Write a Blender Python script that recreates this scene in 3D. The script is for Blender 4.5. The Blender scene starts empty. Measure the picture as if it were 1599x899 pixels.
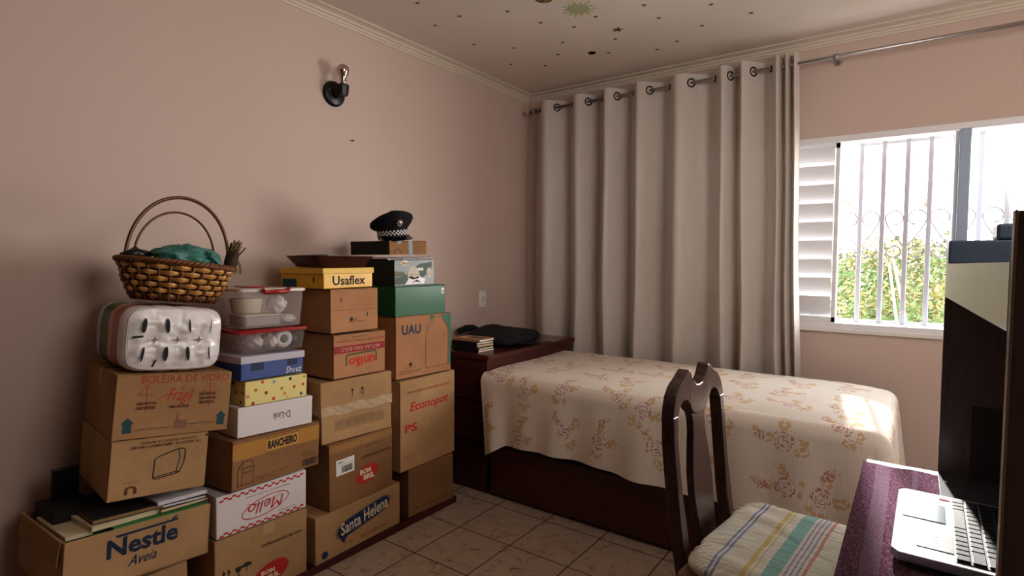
import bpy, bmesh, math, random
from mathutils import Vector, Matrix, Euler, noise
R = math.radians
scn = bpy.context.scene
col = scn.collection
PI = math.pi
# ------------------------------------------------------------------ camera model (found from the room's vanishing points)
F_PX, YAW, PITCH, ROLL = 873.76, 0.62374595, 0.0464847, -0.00718235
CAM = Vector((2.4290, -3.5723, 1.3))
cy, sy = math.cos(YAW), math.sin(YAW)
FWD = Vector((-sy*math.cos(PITCH), cy*math.cos(PITCH), -math.sin(PITCH)))
r0 = Vector((cy, sy, 0)); d0 = FWD.cross(r0)
RGT = r0*math.cos(ROLL)+d0*math.sin(ROLL); DWN = FWD.cross(RGT)
def at(px, py, ax, v):
    """world point seen at photo pixel (px,py) on the plane coordinate[ax]=v (used to read sizes off the photograph)"""
    d = RGT*((px-799.5)/F_PX)+DWN*((py-449.5)/F_PX)+FWD
    return CAM+d*((v-CAM[ax])/d[ax])

# ------------------------------------------------------------------ materials
def srgb(r, g, b):
    f = lambda c: (c/255/12.92) if c <= 10 else ((c/255+.055)/1.055)**2.4
    return (f(r), f(g), f(b), 1)
class NT:
    def __init__(s, name):
        s.m = bpy.data.materials.new(name); s.m.use_nodes = True
        s.t = s.m.node_tree; s.n = s.t.nodes; s.l = s.t.links
        s.b = s.n['Principled BSDF']
    def node(s, typ, **kw):
        n = s.n.new(typ)
        for k, v in kw.items():
            if k.startswith('i_'): 
                n.inputs[k[2:].replace('_', ' ')].default_value = v
            else: setattr(n, k, v)
        return n
    def link(s, a, b): s.l.new(a, b)
    def math(s, op, a, b=None, c=None, clamp=False):
        n = s.n.new('ShaderNodeMath'); n.operation = op; n.use_clamp = clamp
        for i, x in enumerate((a, b, c)):
            if x is None: continue
            if hasattr(x, 'links'): s.l.new(x, n.inputs[i])
            else: n.inputs[i].default_value = x
        return n.outputs[0]
    def mix(s, fac, a, b, blend='MIX'):
        n = s.n.new('ShaderNodeMix'); n.data_type = 'RGBA'; n.blend_type = blend
        for i, x in ((0, fac), (6, a), (7, b)):
            if hasattr(x, 'links'): s.l.new(x, n.inputs[i])
            else: n.inputs[i].default_value = x
        return n.outputs[2]
    def noise(s, scale, detail=4, rough=.55, vec=None, dist=0):
        n = s.node('ShaderNodeTexNoise'); n.inputs['Scale'].default_value = scale
        n.inputs['Detail'].default_value = detail; n.inputs['Roughness'].default_value = rough; n.inputs['Distortion'].default_value = dist
        if vec is not None: s.l.new(vec, n.inputs['Vector'])
        return n.outputs[0]
    def coord(s, kind='Object', scale=None, loc=None, rot=None):
        tc = s.node('ShaderNodeTexCoord'); o = tc.outputs[kind]
        if scale or loc or rot:
            mp = s.node('ShaderNodeMapping')
            if scale: mp.inputs['Scale'].default_value = scale
            if loc: mp.inputs['Location'].default_value = loc
            if rot: mp.inputs['Rotation'].default_value = rot
            s.l.new(o, mp.inputs[0]); o = mp.outputs[0]
        return o
    def bump(s, h, strength=.3, dist=.002):
        b = s.node('ShaderNodeBump'); b.inputs['Strength'].default_value = strength; b.inputs['Distance'].default_value = dist
        s.l.new(h, b.inputs['Height']); s.l.new(b.outputs[0], s.b.inputs['Normal'])
    def ramp(s, fac, stops):
        n = s.node('ShaderNodeValToRGB'); e = n.color_ramp.elements
        while len(e) < len(stops): e.new(.5)
        for k, (p, c) in enumerate(stops): e[k].position = p; e[k].color = c
        s.l.new(fac, n.inputs[0]); return n.outputs[0]
MC = {}
def M(name, c, rough=.6, var=.08, scale=8, metal=0, bump=0, bscale=60, coat=0, spec=.5, stretch=None):
    """plain procedural surface: colour with a soft noise variation"""
    if name in MC: return MC[name]
    t = NT(name); c = srgb(*c)
    v = t.coord('Object', scale=stretch) if stretch else t.coord('Object')
    dk = tuple(x*(1-var) for x in c[:3])+(1,); lt = tuple(min(1, x*(1+var)) for x in c[:3])+(1,)
    t.link(t.mix(t.noise(scale, vec=v), dk, lt), t.b.inputs['Base Color'])
    t.b.inputs['Roughness'].default_value = rough; t.b.inputs['Metallic'].default_value = metal
    t.b.inputs['Specular IOR Level'].default_value = spec
    if coat: t.b.inputs['Coat Weight'].default_value = coat; t.b.inputs['Coat Roughness'].default_value = .15
    if bump: t.bump(t.noise(bscale, vec=v), bump)
    MC[name] = t.m; return t.m

def cardboard(name, c, var=.10):
    if name in MC: return MC[name]
    t = NT(name); c = srgb(*c)
    o = t.coord('Object')
    w = t.node('ShaderNodeTexWave', i_Scale=55.0, i_Distortion=.6); w.bands_direction = 'Y'; t.link(o, w.inputs[0])
    n1 = t.noise(7, 5, .6, o); n2 = t.noise(90, 3, .6, o)
    dk = tuple(x*(1-var*1.6) for x in c[:3])+(1,); lt = tuple(x*(1+var) for x in c[:3])+(1,)
    k = t.mix(t.ramp(n1, [(.3, (0, 0, 0, 1)), (.7, (1, 1, 1, 1))]), dk, lt); k = t.mix(t.math('MULTIPLY', n2, .25), k, tuple(x*.8 for x in c[:3])+(1,))
    t.link(k, t.b.inputs['Base Color']); t.b.inputs['Roughness'].default_value = .85; t.b.inputs['Specular IOR Level'].default_value = .25
    t.bump(t.math('ADD', t.math('MULTIPLY', w.outputs[1], .3), n1), .18, .003)
    MC[name] = t.m; return t.m

def wood(name, c1, c2, rough=.3, scale=(2, 14, 14), coat=.3):
    if name in MC: return MC[name]
    t = NT(name); o = t.coord('Object', scale=scale)
    n = t.noise(3, 8, .65, o, dist=.8)
    t.link(t.ramp(n, [(.3, srgb(*c1)), (.7, srgb(*c2))]), t.b.inputs['Base Color'])
    t.b.inputs['Roughness'].default_value = rough; t.b.inputs['Coat Weight'].default_value = coat; t.b.inputs['Coat Roughness'].default_value = .2
    t.bump(n, .06, .002); MC[name] = t.m; return t.m

def glassy(name, c, alpha=.4, rough=.12):
    if name in MC: return MC[name]
    t = NT(name); t.b.inputs['Base Color'].default_value = srgb(*c); t.b.inputs['Roughness'].default_value = rough
    v = t.noise(6, 2, .5, t.coord('Object'))
    t.link(t.math('ADD', t.math('MULTIPLY', v, .15), alpha-.07), t.b.inputs['Alpha']); MC[name] = t.m; return t.m

def wall_mat(name, c, c2):
    t = NT(name); o = t.coord('Object')
    n = t.noise(1.3, 3, .5, o); f = t.noise(180, 3, .6, o); g = t.noise(14, 4, .6, o)
    t.link(t.mix(n, srgb(*c), srgb(*c2)), t.b.inputs['Base Color'])
    t.b.inputs['Roughness'].default_value = .75; t.b.inputs['Specular IOR Level'].default_value = .25
    t.bump(t.math('ADD', f, t.math('MULTIPLY', g, 1.2)), .12, .0015); return t.m
WALL = wall_mat('pink_wall_paint', (208, 188, 177), (213, 194, 183))
CEIL = wall_mat('ceiling_paint', (226, 217, 207), (230, 221, 212))
CORN = M('cornice_plaster', (220, 210, 194), .6, .03)

def tile_mat():
    t = NT('marbled_floor_tile'); o = t.coord('Object', loc=(-.655/.305, 1.535/.305, 0), scale=(1/.305, 1/.305, 1))
    sp = t.node('ShaderNodeSeparateXYZ'); t.link(o, sp.inputs[0])
    fx = t.math('FRACT', sp.outputs[0]); fy = t.math('FRACT', sp.outputs[1])
    ex = t.math('MINIMUM', fx, t.math('SUBTRACT', 1, fx)); ey = t.math('MINIMUM', fy, t.math('SUBTRACT', 1, fy))
    e = t.math('MINIMUM', ex, ey); grout = t.math('LESS_THAN', e, .0085)
    cell = t.node('ShaderNodeCombineXYZ'); t.link(t.math('FLOOR', sp.outputs[0]), cell.inputs[0]); t.link(t.math('FLOOR', sp.outputs[1]), cell.inputs[1])
    wn = t.node('ShaderNodeTexWhiteNoise'); t.link(cell.outputs[0], wn.inputs[0])
    v = t.node('ShaderNodeVectorMath', operation='MULTIPLY_ADD'); t.link(wn.outputs[1], v.inputs[0]); v.inputs[1].default_value = (7, 7, 7); t.link(o, v.inputs[2])
    n = t.noise(2.6, 7, .62, v.outputs[0], dist=1.3); n2 = t.noise(7.5, 6, .7, v.outputs[0], dist=.6)
    c = t.ramp(n, [(.25, srgb(168, 146, 128)), (.55, srgb(196, 178, 160)), (.8, srgb(178, 148, 130))])
    c = t.mix(t.ramp(n2, [(.56, (0, 0, 0, 1)), (.68, (1, 1, 1, 1))]), c, srgb(138, 100, 82))
    c = t.mix(grout, c, srgb(66, 46, 36))
    t.link(c, t.b.inputs['Base Color']); t.link(t.math('ADD', t.math('MULTIPLY', grout, .5), .32), t.b.inputs['Roughness'])
    t.bump(t.math('SUBTRACT', 1, grout), .4, .002); return t.m

WHITE = M('white_paint', (232, 230, 226), .45, .03)
WHITEM = M('white_painted_metal', (235, 235, 238), .35, .02)
BLACK = M('black_ink', (28, 27, 32), .7, .1)
INK = M('grey_ink', (58, 50, 46), .75, .1)
BROWNINK = M('brown_ink', (104, 66, 48), .8, .1)
REDINK = M('red_ink', (188, 52, 42), .7, .1)
PINKINK = M('faded_red_ink', (170, 72, 50), .8, .1)
GREENINK = M('dark_green_ink', (32, 74, 44), .7, .1)
TEALINK = M('teal_ink', (50, 84, 88), .8, .1)
NAVYINK = M('navy_ink', (32, 48, 76), .6, .1)
CREAMINK = M('cream_ink', (226, 212, 184), .6, .05)
TAPE = M('brown_parcel_tape', (168, 128, 84), .25, .12, 14, coat=.3)
TAPE2 = M('pale_parcel_tape', (186, 154, 116), .3, .12, 14, coat=.3)
DKWOOD = wood('dark_mahogany', (60, 21, 18), (90, 37, 30), .35, (3, 3, 14))
TABWOOD = wood('mahogany_top', (72, 30, 24), (96, 42, 34), .33, (10, 2, 4))
CHAIRW = wood('dark_lacquered_chair_wood', (44, 27, 25), (82, 54, 50), .18, (10, 10, 2), .6)
BLKCLOTH = M('black_cloth', (26, 26, 32), .85, .25, 14, bump=.6, bscale=40)
BLKPL = M('black_plastic', (24, 24, 26), .35, .1)
CHROME = M('chrome', (210, 205, 200), .12, .04, metal=1)
STEEL = M('brushed_steel_rod', (176, 172, 170), .28, .05, metal=1)

# ------------------------------------------------------------------ mesh builder
class MB:
    def __init__(s): s.bm = bmesh.new(); s.mats = []
    def mi(s, m):
        if m not in s.mats: s.mats.append(m)
        return s.mats.index(m)
    def merge(s, b2, m, mat=None, smooth=False):
        if mat is not None: bmesh.ops.transform(b2, matrix=mat, verts=b2.verts)
        me = bpy.data.meshes.new('tmp'); b2.to_mesh(me); b2.free()
        n = len(s.bm.faces); s.bm.from_mesh(me); bpy.data.meshes.remove(me)
        s.bm.faces.ensure_lookup_table(); k = s.mi(m)
        for i in range(n, len(s.bm.faces)): f = s.bm.faces[i]; f.material_index = k; f.smooth = smooth
        return s
    def box(s, c, size, m, bevel=0, rot=None, seg=2, smooth=False):
        b = bmesh.new(); bmesh.ops.create_cube(b, size=1, matrix=Matrix.Diagonal((*size, 1)))
        if bevel: bmesh.ops.bevel(b, geom=b.edges[:], offset=min(bevel, min(size)*.45), segments=seg, affect='EDGES', profile=.5)
        mt = Matrix.Translation(c)
        if rot is not None: mt = mt @ Euler(rot).to_matrix().to_4x4()
        return s.merge(b, m, mt, smooth)
    def box2(s, a, b, m, **k):
        return s.box([(a[i]+b[i])/2 for i in range(3)], [abs(b[i]-a[i]) for i in range(3)], m, **k)
    def poly(s, pts, m, smooth=False):
        vs = [s.bm.verts.new(p) for p in pts]; f = s.bm.faces.new(vs); f.material_index = s.mi(m); f.smooth = smooth; return s
    def grid(s, fn, nu, nv, m, cu=False, cv=False, smooth=True, uv=None):
        k = s.mi(m); V = [[s.bm.verts.new(fn(i/(nu if cu else nu), j/nv)) for j in range(nv if cv else nv+1)] for i in range(nu if cu else nu+1)]
        lay = s.bm.loops.layers.uv.verify() if uv else None
        for i in range(nu):
            for j in range(nv):
                i2 = (i+1) % len(V); j2 = (j+1) % len(V[0])
                try: f = s.bm.faces.new((V[i][j], V[i2][j], V[i2][j2], V[i][j2]))
                except ValueError: continue
                f.material_index = k; f.smooth = smooth
                if uv:
                    for lp, (a, b) in zip(f.loops, ((i, j), (i+1, j), (i+1, j+1), (i, j+1))): lp[lay].uv = uv(a/nu, b/nv)
        return V
    def lathe(s, prof, m, mat=None, n=32, smooth=True, sx=1, sy=1):
        b = bmesh.new(); rings = []
        for r, z in prof:
            rings.append([b.verts.new((r*sx*math.cos(2*PI*i/n), r*sy*math.sin(2*PI*i/n), z)) for i in range(n)])
        for a, c in zip(rings, rings[1:]):
            for i in range(n): b.faces.new((a[i], a[(i+1) % n], c[(i+1) % n], c[i]))
        if prof[0][0] > 1e-5: b.faces.new(rings[0][::-1])
        if prof[-1][0] > 1e-5: b.faces.new(rings[-1])
        bmesh.ops.remove_doubles(b, verts=b.verts, dist=1e-6)
        return s.merge(b, m, mat, smooth)
    def tube(s, pts, r, m, n=8, closed=False, flat=None):
        pts = [Vector(p) for p in pts]; N = len(pts); k = s.mi(m); rings = []; prev = None
        for i, p in enumerate(pts):
            a = pts[(i-1) % N] if closed or i > 0 else p; c = pts[(i+1) % N] if closed or i < N-1 else p
            t = (c-a).normalized()
            if prev is None:
                prev = t.cross(Vector((0, 0, 1)));
                if prev.length < .05: prev = t.cross(Vector((1, 0, 0)))
            u = (prev-t*prev.dot(t)).normalized(); prev = u; w = t.cross(u)
            rr = r(i/(N-1)) if callable(r) else r
            fa, fb = (flat or (1, 1))
            rings.append([s.bm.verts.new(p+(u*math.cos(2*PI*j/n)*fa+w*math.sin(2*PI*j/n)*fb)*rr) for j in range(n)])
        for i in range(N if closed else N-1):
            a, c = rings[i], rings[(i+1) % N]
            for j in range(n):
                f = s.bm.faces.new((a[j], a[(j+1) % n], c[(j+1) % n], c[j])); f.material_index = k; f.smooth = True
        if not closed:
            for rg in (rings[0][::-1], rings[-1]): f = s.bm.faces.new(rg); f.material_index = k
        return s
    def prism(s, pts, m, d, bevel=0):
        """closed outline pts (3D, planar) extruded by vector d"""
        b = bmesh.new(); f = b.faces.new([b.verts.new(p) for p in pts])
        r = bmesh.ops.extrude_face_region(b, geom=[f]); vs = [g for g in r['geom'] if isinstance(g, bmesh.types.BMVert)]
        bmesh.ops.translate(b, verts=vs, vec=d); bmesh.ops.recalc_face_normals(b, faces=b.faces)
        if bevel: bmesh.ops.bevel(b, geom=b.edges[:], offset=bevel, segments=1, affect='EDGES')
        return s.merge(b, m)
    def text(s, txt, m, mat, w, h, bold=0., shear=0., flip=False, keep=False):
        """lettering filling w x h, centred at mat's origin, in mat's XY plane"""
        cu = bpy.data.curves.new('t', 'FONT'); cu.body = txt; cu.size = 1; cu.offset = bold; cu.shear = shear; cu.resolution_u = 2
        ob = bpy.data.objects.new('t', cu); col.objects.link(ob); bpy.context.view_layer.update()
        me = bpy.data.meshes.new_from_object(ob.evaluated_get(bpy.context.evaluated_depsgraph_get()))
        bpy.data.objects.remove(ob); bpy.data.curves.remove(cu)
        b = bmesh.new(); b.from_mesh(me); bpy.data.meshes.remove(me)
        if not b.verts: b.free(); return s
        xs = [v.co.x for v in b.verts]; ys = [v.co.y for v in b.verts]
        cx, cyy = (min(xs)+max(xs))/2, (min(ys)+max(ys))/2; kx = w/(max(xs)-min(xs)); ky = h/(max(ys)-min(ys))
        if keep: kx = ky = min(kx, ky)
        sg = -1 if flip else 1
        bmesh.ops.transform(b, matrix=mat @ Matrix.Diagonal((kx*sg, ky*sg, 1, 1)) @ Matrix.Translation((-cx, -cyy, 0)), verts=b.verts)
        return s.merge(b, m)
    def build(s, name, parent=None, loc=None, mw=None):
        me = bpy.data.meshes.new(name); s.bm.normal_update(); s.bm.to_mesh(me); s.bm.free()
        for m in s.mats: me.materials.append(m)
        o = bpy.data.objects.new(name, me); col.objects.link(o)
        if parent is not None: o.parent = parent
        if loc is not None: o.location = loc
        if mw is not None: o.matrix_world = mw
        return o
def tag(o, label, cat, group=None, kind=None):
    if label: o['label'] = label
    if cat: o['category'] = cat
    if group: o['group'] = group
    if kind: o['kind'] = kind
    return o
def thing(name, label, cat, loc=(0, 0, 0), rot=(0, 0, 0), group=None):
    o = bpy.data.objects.new(name, None); o.empty_display_size = .05; col.objects.link(o)
    o.location = loc; o.rotation_euler = rot; return tag(o, label, cat, group)
def struct(mb, name, parent=None):
    o = mb.build(name, parent); o['kind'] = 'structure'; return o
def dup(root):
    r = root.copy(); col.objects.link(r)
    for c in list(root.children):
        k = c.copy(); col.objects.link(k); k.parent = r
        for g in list(c.children):
            q = g.copy(); col.objects.link(q); q.parent = k
    return r

# a drawing surface: a face seen from outside, u to its right and v up, both 0..1
class Face:
    def __init__(s, mb, o, U, V, w, h):
        s.mb, s.o, s.U, s.V, s.w, s.h = mb, Vector(o), Vector(U), Vector(V), w, h; s.N = s.U.cross(s.V); s.e = .0005
    def p(s, u, v, k=1): return s.o+s.U*(u*s.w)+s.V*(v*s.h)+s.N*s.e*k
    def text(s, t, u0, v0, u1, v1, m, k=1.5, **kw):
        c = s.p((u0+u1)/2, (v0+v1)/2, k)
        mt = Matrix((s.U, s.V, s.N)).transposed().to_4x4(); mt.translation = c
        s.mb.text(t, m, mt, abs(u1-u0)*s.w, abs(v1-v0)*s.h, **kw)
    def poly(s, pts, m, k=1): s.mb.poly([s.p(u, v, k) for u, v in pts], m)
    def rect(s, u0, v0, u1, v1, m, k=1): s.poly([(u0, v0), (u1, v0), (u1, v1), (u0, v1)], m, k)
    def line(s, pts, th, m, k=1, closed=False):
        """stroke of thickness th (metres) along points"""
        P = [Vector((u*s.w, v*s.h)) for u, v in pts]; n = len(P); L = []; Rr = []
        for i in range(n):
            a = P[(i-1) % n] if closed or i else P[i]; b = P[(i+1) % n] if closed or i < n-1 else P[i]
            t = (b-a).normalized(); q = Vector((-t.y, t.x))*th/2; L.append(P[i]+q); Rr.append(P[i]-q)
        for i in range(n if closed else n-1):
            j = (i+1) % n
            s.poly([(x.x/s.w, x.y/s.h) for x in (Rr[i], Rr[j], L[j], L[i])], m, k)
    def frame(s, u0, v0, u1, v1, th, m, k=1): s.line([(u0, v0), (u1, v0), (u1, v1), (u0, v1)], th, m, k, True)
    def disc(s, u, v, r, m, k=1, ry=None, n=20, a=0, ring=None):
        pts = []
        for i in range(n):
            t = 2*PI*i/n; x = r*math.cos(t); y = (ry or r)*math.sin(t)
            pts.append((u+(x*math.cos(a)-y*math.sin(a))/s.w, v+(x*math.sin(a)+y*math.cos(a))/s.h))
        if ring: s.line(pts, ring, m, k, True)
        else: s.poly(pts, m, k)
    def barcode(s, u0, v0, u1, v1, m, k=1, n=18):
        rnd = random.Random(3); u = u0
        while u < u1-.001:
            w = (u1-u0)/n*rnd.uniform(.3, .9); s.rect(u, v0, min(u+w, u1), v1, m, k); u += w+(u1-u0)/n*rnd.uniform(.3, .8)

FX = .45
def pose(y, z, w, h, yaw, roll, D, x=FX):
    ya, ro = R(yaw), R(roll)
    rm = Euler((ro, 0, ya)).to_matrix()
    N, V = rm @ Vector((1, 0, 0)), rm @ Vector((0, 0, 1))
    return Vector((x, y, z))-N*D/2-V*h/2, (ro, 0, ya)

def carton(P, D, mat, label, front=None, side=None, tape=None, name='cardboard_box', seam=True, flap=True, x=FX, group='stacked boxes along the wall', top=None, notch=0, cat='box'):
    """closed carton: body with its printing, four top flaps meeting in a seam, parcel tape"""
    y, z, w, h, yaw, roll = P
    loc, rot = pose(y, z, w, h, yaw, roll, D, x)
    t = thing(name, label, cat, loc, rot, group)
    mb = MB(); hb = h-(.004 if flap else 0)
    mb.box((0, 0, hb/2), (D, w, hb), mat, bevel=.0028)
    f = Face(mb, (D/2, -w/2, 0), (0, 1, 0), (0, 0, 1), w, h)
    s = Face(mb, (-D/2, -w/2, 0), (1, 0, 0), (0, 0, 1), D, h)
    if front: front(f)
    if side: side(s)
    if seam: # edge creases of the corrugated board
        f.line([(.004, .01), (.004, .985)], .0016, BROWNINK); s.line([(.99, .01), (.99, .985)], .0016, BROWNINK)
    if top: # let the bottom follow a sloping support
        mb.bm.verts.ensure_lookup_table()
        for v in mb.bm.verts:
            if v.co.z < h*.3: v.co.z += top*v.co.y
    mb.build('body', t)
    if flap:
        for sgn in (-1, 1):
            b = MB(); b.box((sgn*D/4, 0, h-.002), (D/2-.002, w-.002, .004), mat, bevel=.001); b.build('flap', t)
    if tape:
        b = MB(); b.box((0, 0, h+.0006), (.05, w, .0012), tape); b.box((0, w/2+.0006, h-.03), (.05, .0012, .06), tape); b.box((0, -w/2-.0006, h-.03), (.05, .0012, .06), tape)
        b.build('tape', t)
    return t

# ================================================================== THE SETTING
ZC = 2.55; XR, YB = 3.7, -4.9
WX0, WX1, WZ0, WZ1 = 1.28, 3.34, .945, 2.005   # window opening
m = MB(); m.box2((0, YB, -.1), (XR, 0, 0), tile_mat()); struct(m, 'floor')
m = MB(); m.box2((-.12, YB-.12, ZC), (XR+.12, .16, ZC+.12), CEIL); struct(m, 'ceiling')
m = MB(); m.box2((-.12, YB, -.1), (0, .16, ZC), WALL); struct(m, 'wall_left')
m = MB(); m.box2((XR, YB, -.1), (XR+.12, .16, ZC), WALL); struct(m, 'wall_right')
m = MB(); m.box2((-.12, YB-.12, -.1), (XR+.12, YB, ZC), M('brown_back_wall_paint', (78, 58, 50), .8)); struct(m, 'wall_back')
m = MB()
for a, b in (((0, 0, -.1), (WX0, .16, ZC)), ((WX1, 0, -.1), (XR, .16, ZC)), ((WX0, 0, -.1), (WX1, .16, WZ0)), ((WX0, 0, WZ1), (WX1, .16, ZC))): m.box2(a, b, WALL)
struct(m, 'wall_front')
# stepped plaster cornice, mitred round the room
prof = [(0, 0), (.006, 0), (.010, .010), (.016, .012), (.018, .022), (.028, .026), (.030, .034), (.042, .040), (.052, .042), (.060, .044), (.064, .05), (0, .05)]
def cornice(name, p0, p1, inn, along):
    mm = MB(); P = []
    for base, sg in ((p0, 1), (p1, -1)):
        P.append([Vector(base)+Vector(inn)*d+Vector(along)*sg*d+Vector((0, 0, ZC-.05+z)) for d, z in prof])
    k = mm.mi(CORN)
    V = [[mm.bm.verts.new(p) for p in q] for q in P]
    for i in range(len(prof)-1):
        f = mm.bm.faces.new((V[0][i], V[1][i], V[1][i+1], V[0][i+1])); f.material_index = k
    bmesh.ops.recalc_face_normals(mm.bm, faces=mm.bm.faces); struct(mm, name)
cornice('trim_1', (0, YB, 0), (0, 0, 0), (1, 0, 0), (0, 1, 0))
cornice('trim_2', (0, 0, 0), (XR, 0, 0), (0, -1, 0), (1, 0, 0))
cornice('trim_3', (XR, YB, 0), (XR, 0, 0), (-1, 0, 0), (0, 1, 0))

# window: painted metal frame, sliding louvred leaf at the left, glazed leaf, jamb posts
win = MB()
fr = .035
for a, b in (((WX0, -.004, WZ1-fr), (WX1, .12, WZ1)), ((WX0, -.012, WZ0), (WX1, .13, WZ0+.03)), ((WX0, -.004, WZ0), (WX0+fr, .12, WZ1)), ((WX1-fr, -.004, WZ0), (WX1, .12, WZ1))):
    win.box2(a, b, WHITEM, bevel=.003)
w1 = struct(win, 'window_1')
m = MB(); m.box2((WX0-.02, -.025, WZ0-.022), (WX1+.02, .0, WZ0+.002), WHITE, bevel=.004); struct(m, 'window_sill', w1)
def louvre_leaf(x0, x1, y):
    m = MB(); z0, z1 = WZ0+.03, WZ1-.035
    for a, b in (((x0, y-.012, z0), (x0+.03, y+.012, z1)), ((x1-.022, y-.012, z0), (x1, y+.012, z1)), ((x0, y-.012, z0), (x1, y+.012, z0+.03)), ((x0, y-.012, z1-.03), (x1, y+.012, z1))): m.box2(a, b, WHITEM, bevel=.002)
    n = 9
    for i in range(n):
        z = z0+.03+(i+.5)*(z1-z0-.06)/n
        m.box(((x0+x1)/2, y, z), (x1-x0-.05, .004, (z1-z0-.06)/n*1.32), WHITEM, rot=(R(22), 0, 0))
    return m
struct(louvre_leaf(WX0+.04, 1.70, .045), 'shutter_leaf', w1)
struct(louvre_leaf(1.68, 2.075, .02), 'shutter_leaf', w1)
m = MB(); GREYM = M('blue_grey_sash_metal', (150, 164, 180), .4, .05, metal=.3)
m.box2((2.588, -.006, WZ0+.03), (2.634, .03, WZ1-.03), GREYM, bevel=.003); m.box2((2.572, .03, WZ0+.03), (2.596, .055, WZ1-.03), WHITEM, bevel=.002)
m.box2((2.606, -.02, 1.30), (2.616, -.006, 1.42), WHITEM, bevel=.003)
struct(m, 'sash_post', w1)
m = MB(); m.box2((3.10, .0, WZ0+.03), (3.30, .03, WZ1-.03), WHITEM, bevel=.003); struct(m, 'sash_post', w1)
gt = NT('window_glass'); gt.n.remove(gt.b)
tr = gt.node('ShaderNodeBsdfTransparent'); gl = gt.node('ShaderNodeBsdfGlossy'); gl.inputs['Roughness'].default_value = .05
mx = gt.node('ShaderNodeMixShader'); mx.inputs[0].default_value = .05; gt.link(tr.outputs[0], mx.inputs[1]); gt.link(gl.outputs[0], mx.inputs[2]); gt.link(mx.outputs[0], gt.n['Material Output'].inputs[0])
m = MB(); m.box2((2.634, .010, WZ0+.03), (3.10, .014, WZ1-.03), gt.m); struct(m, 'window_pane', w1)

# white iron grille outside
gr = thing('window_grille', 'white iron security grille with heart scrolls outside the window', 'grille', (0, .11, WZ0))
gx = [1.36+.1*i for i in range(8)]+[2.17, 2.274, 2.38, 2.479, 2.577, 2.681, 2.788, 2.89, 2.99, 3.09, 3.19, 3.28]
for x in gx:
    m = MB(); m.box2((x-.011, -.006, .03), (x+.011, .006, WZ1-WZ0-.03), M('bar_white_metal', (206, 204, 214), .4, .03), bevel=.002); m.build('bar', gr)
for z in (.04, WZ1-WZ0-.045):
    m = MB(); m.box2((WX0+.03, -.005, z-.008), (WX1-.03, .005, z+.008), WHITEM); m.build('rail', gr)
GSC = M('grey_white_scroll_iron', (150, 148, 160), .4, .03)
for ci, c in enumerate(gx):
    if ci % 2 == 0 or c < 1.9: 
        for sg in (-1, 1):
            pts = []
            for i in range(26):   # lobe with its curled end, then the tail down to the bar
                t = i/25
                if t < .62:
                    a = -PI*.55+(t/.62)*PI*1.45; pts.append((c+sg*(.05-.042*math.cos(a+PI*.55-.2)*1), 0, .600+.036*math.sin(a+PI*.55-.2+PI*.05)+.0))
            cx0, cz0 = c+sg*.052, .606
            pts = [(cx0-sg*.030, 0, cz0-.038), (cx0-sg*.008, 0, cz0-.046)][:1] if False else []
            for k in range(20):
                a = R(-100+k*15.5); rr = .040 if k > 2 else .036
                pts.append((cx0-sg*rr*math.cos(a)*(1 if k < 30 else 1), 0, cz0+rr*math.sin(a)))
            # k=19 -> angle 194: on the outer side; run the tail down to the bar
            pts += [(c+sg*.080, 0, cz0-.040), (c+sg*.055, 0, cz0-.085), (c+sg*.026, 0, cz0-.125), (c+sg*.010, 0, cz0-.150)]
            m = MB(); m.tube(pts, .0032, GSC, 6); m.build('scroll', gr)
            pts = [(c+sg*(.05-.032*math.cos(R(a))), 0, .425-.030*math.sin(R(a))) for a in range(-120, 215, 15)]
            m = MB(); m.tube(pts, .0030, GSC, 6); m.build('scroll', gr)

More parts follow.
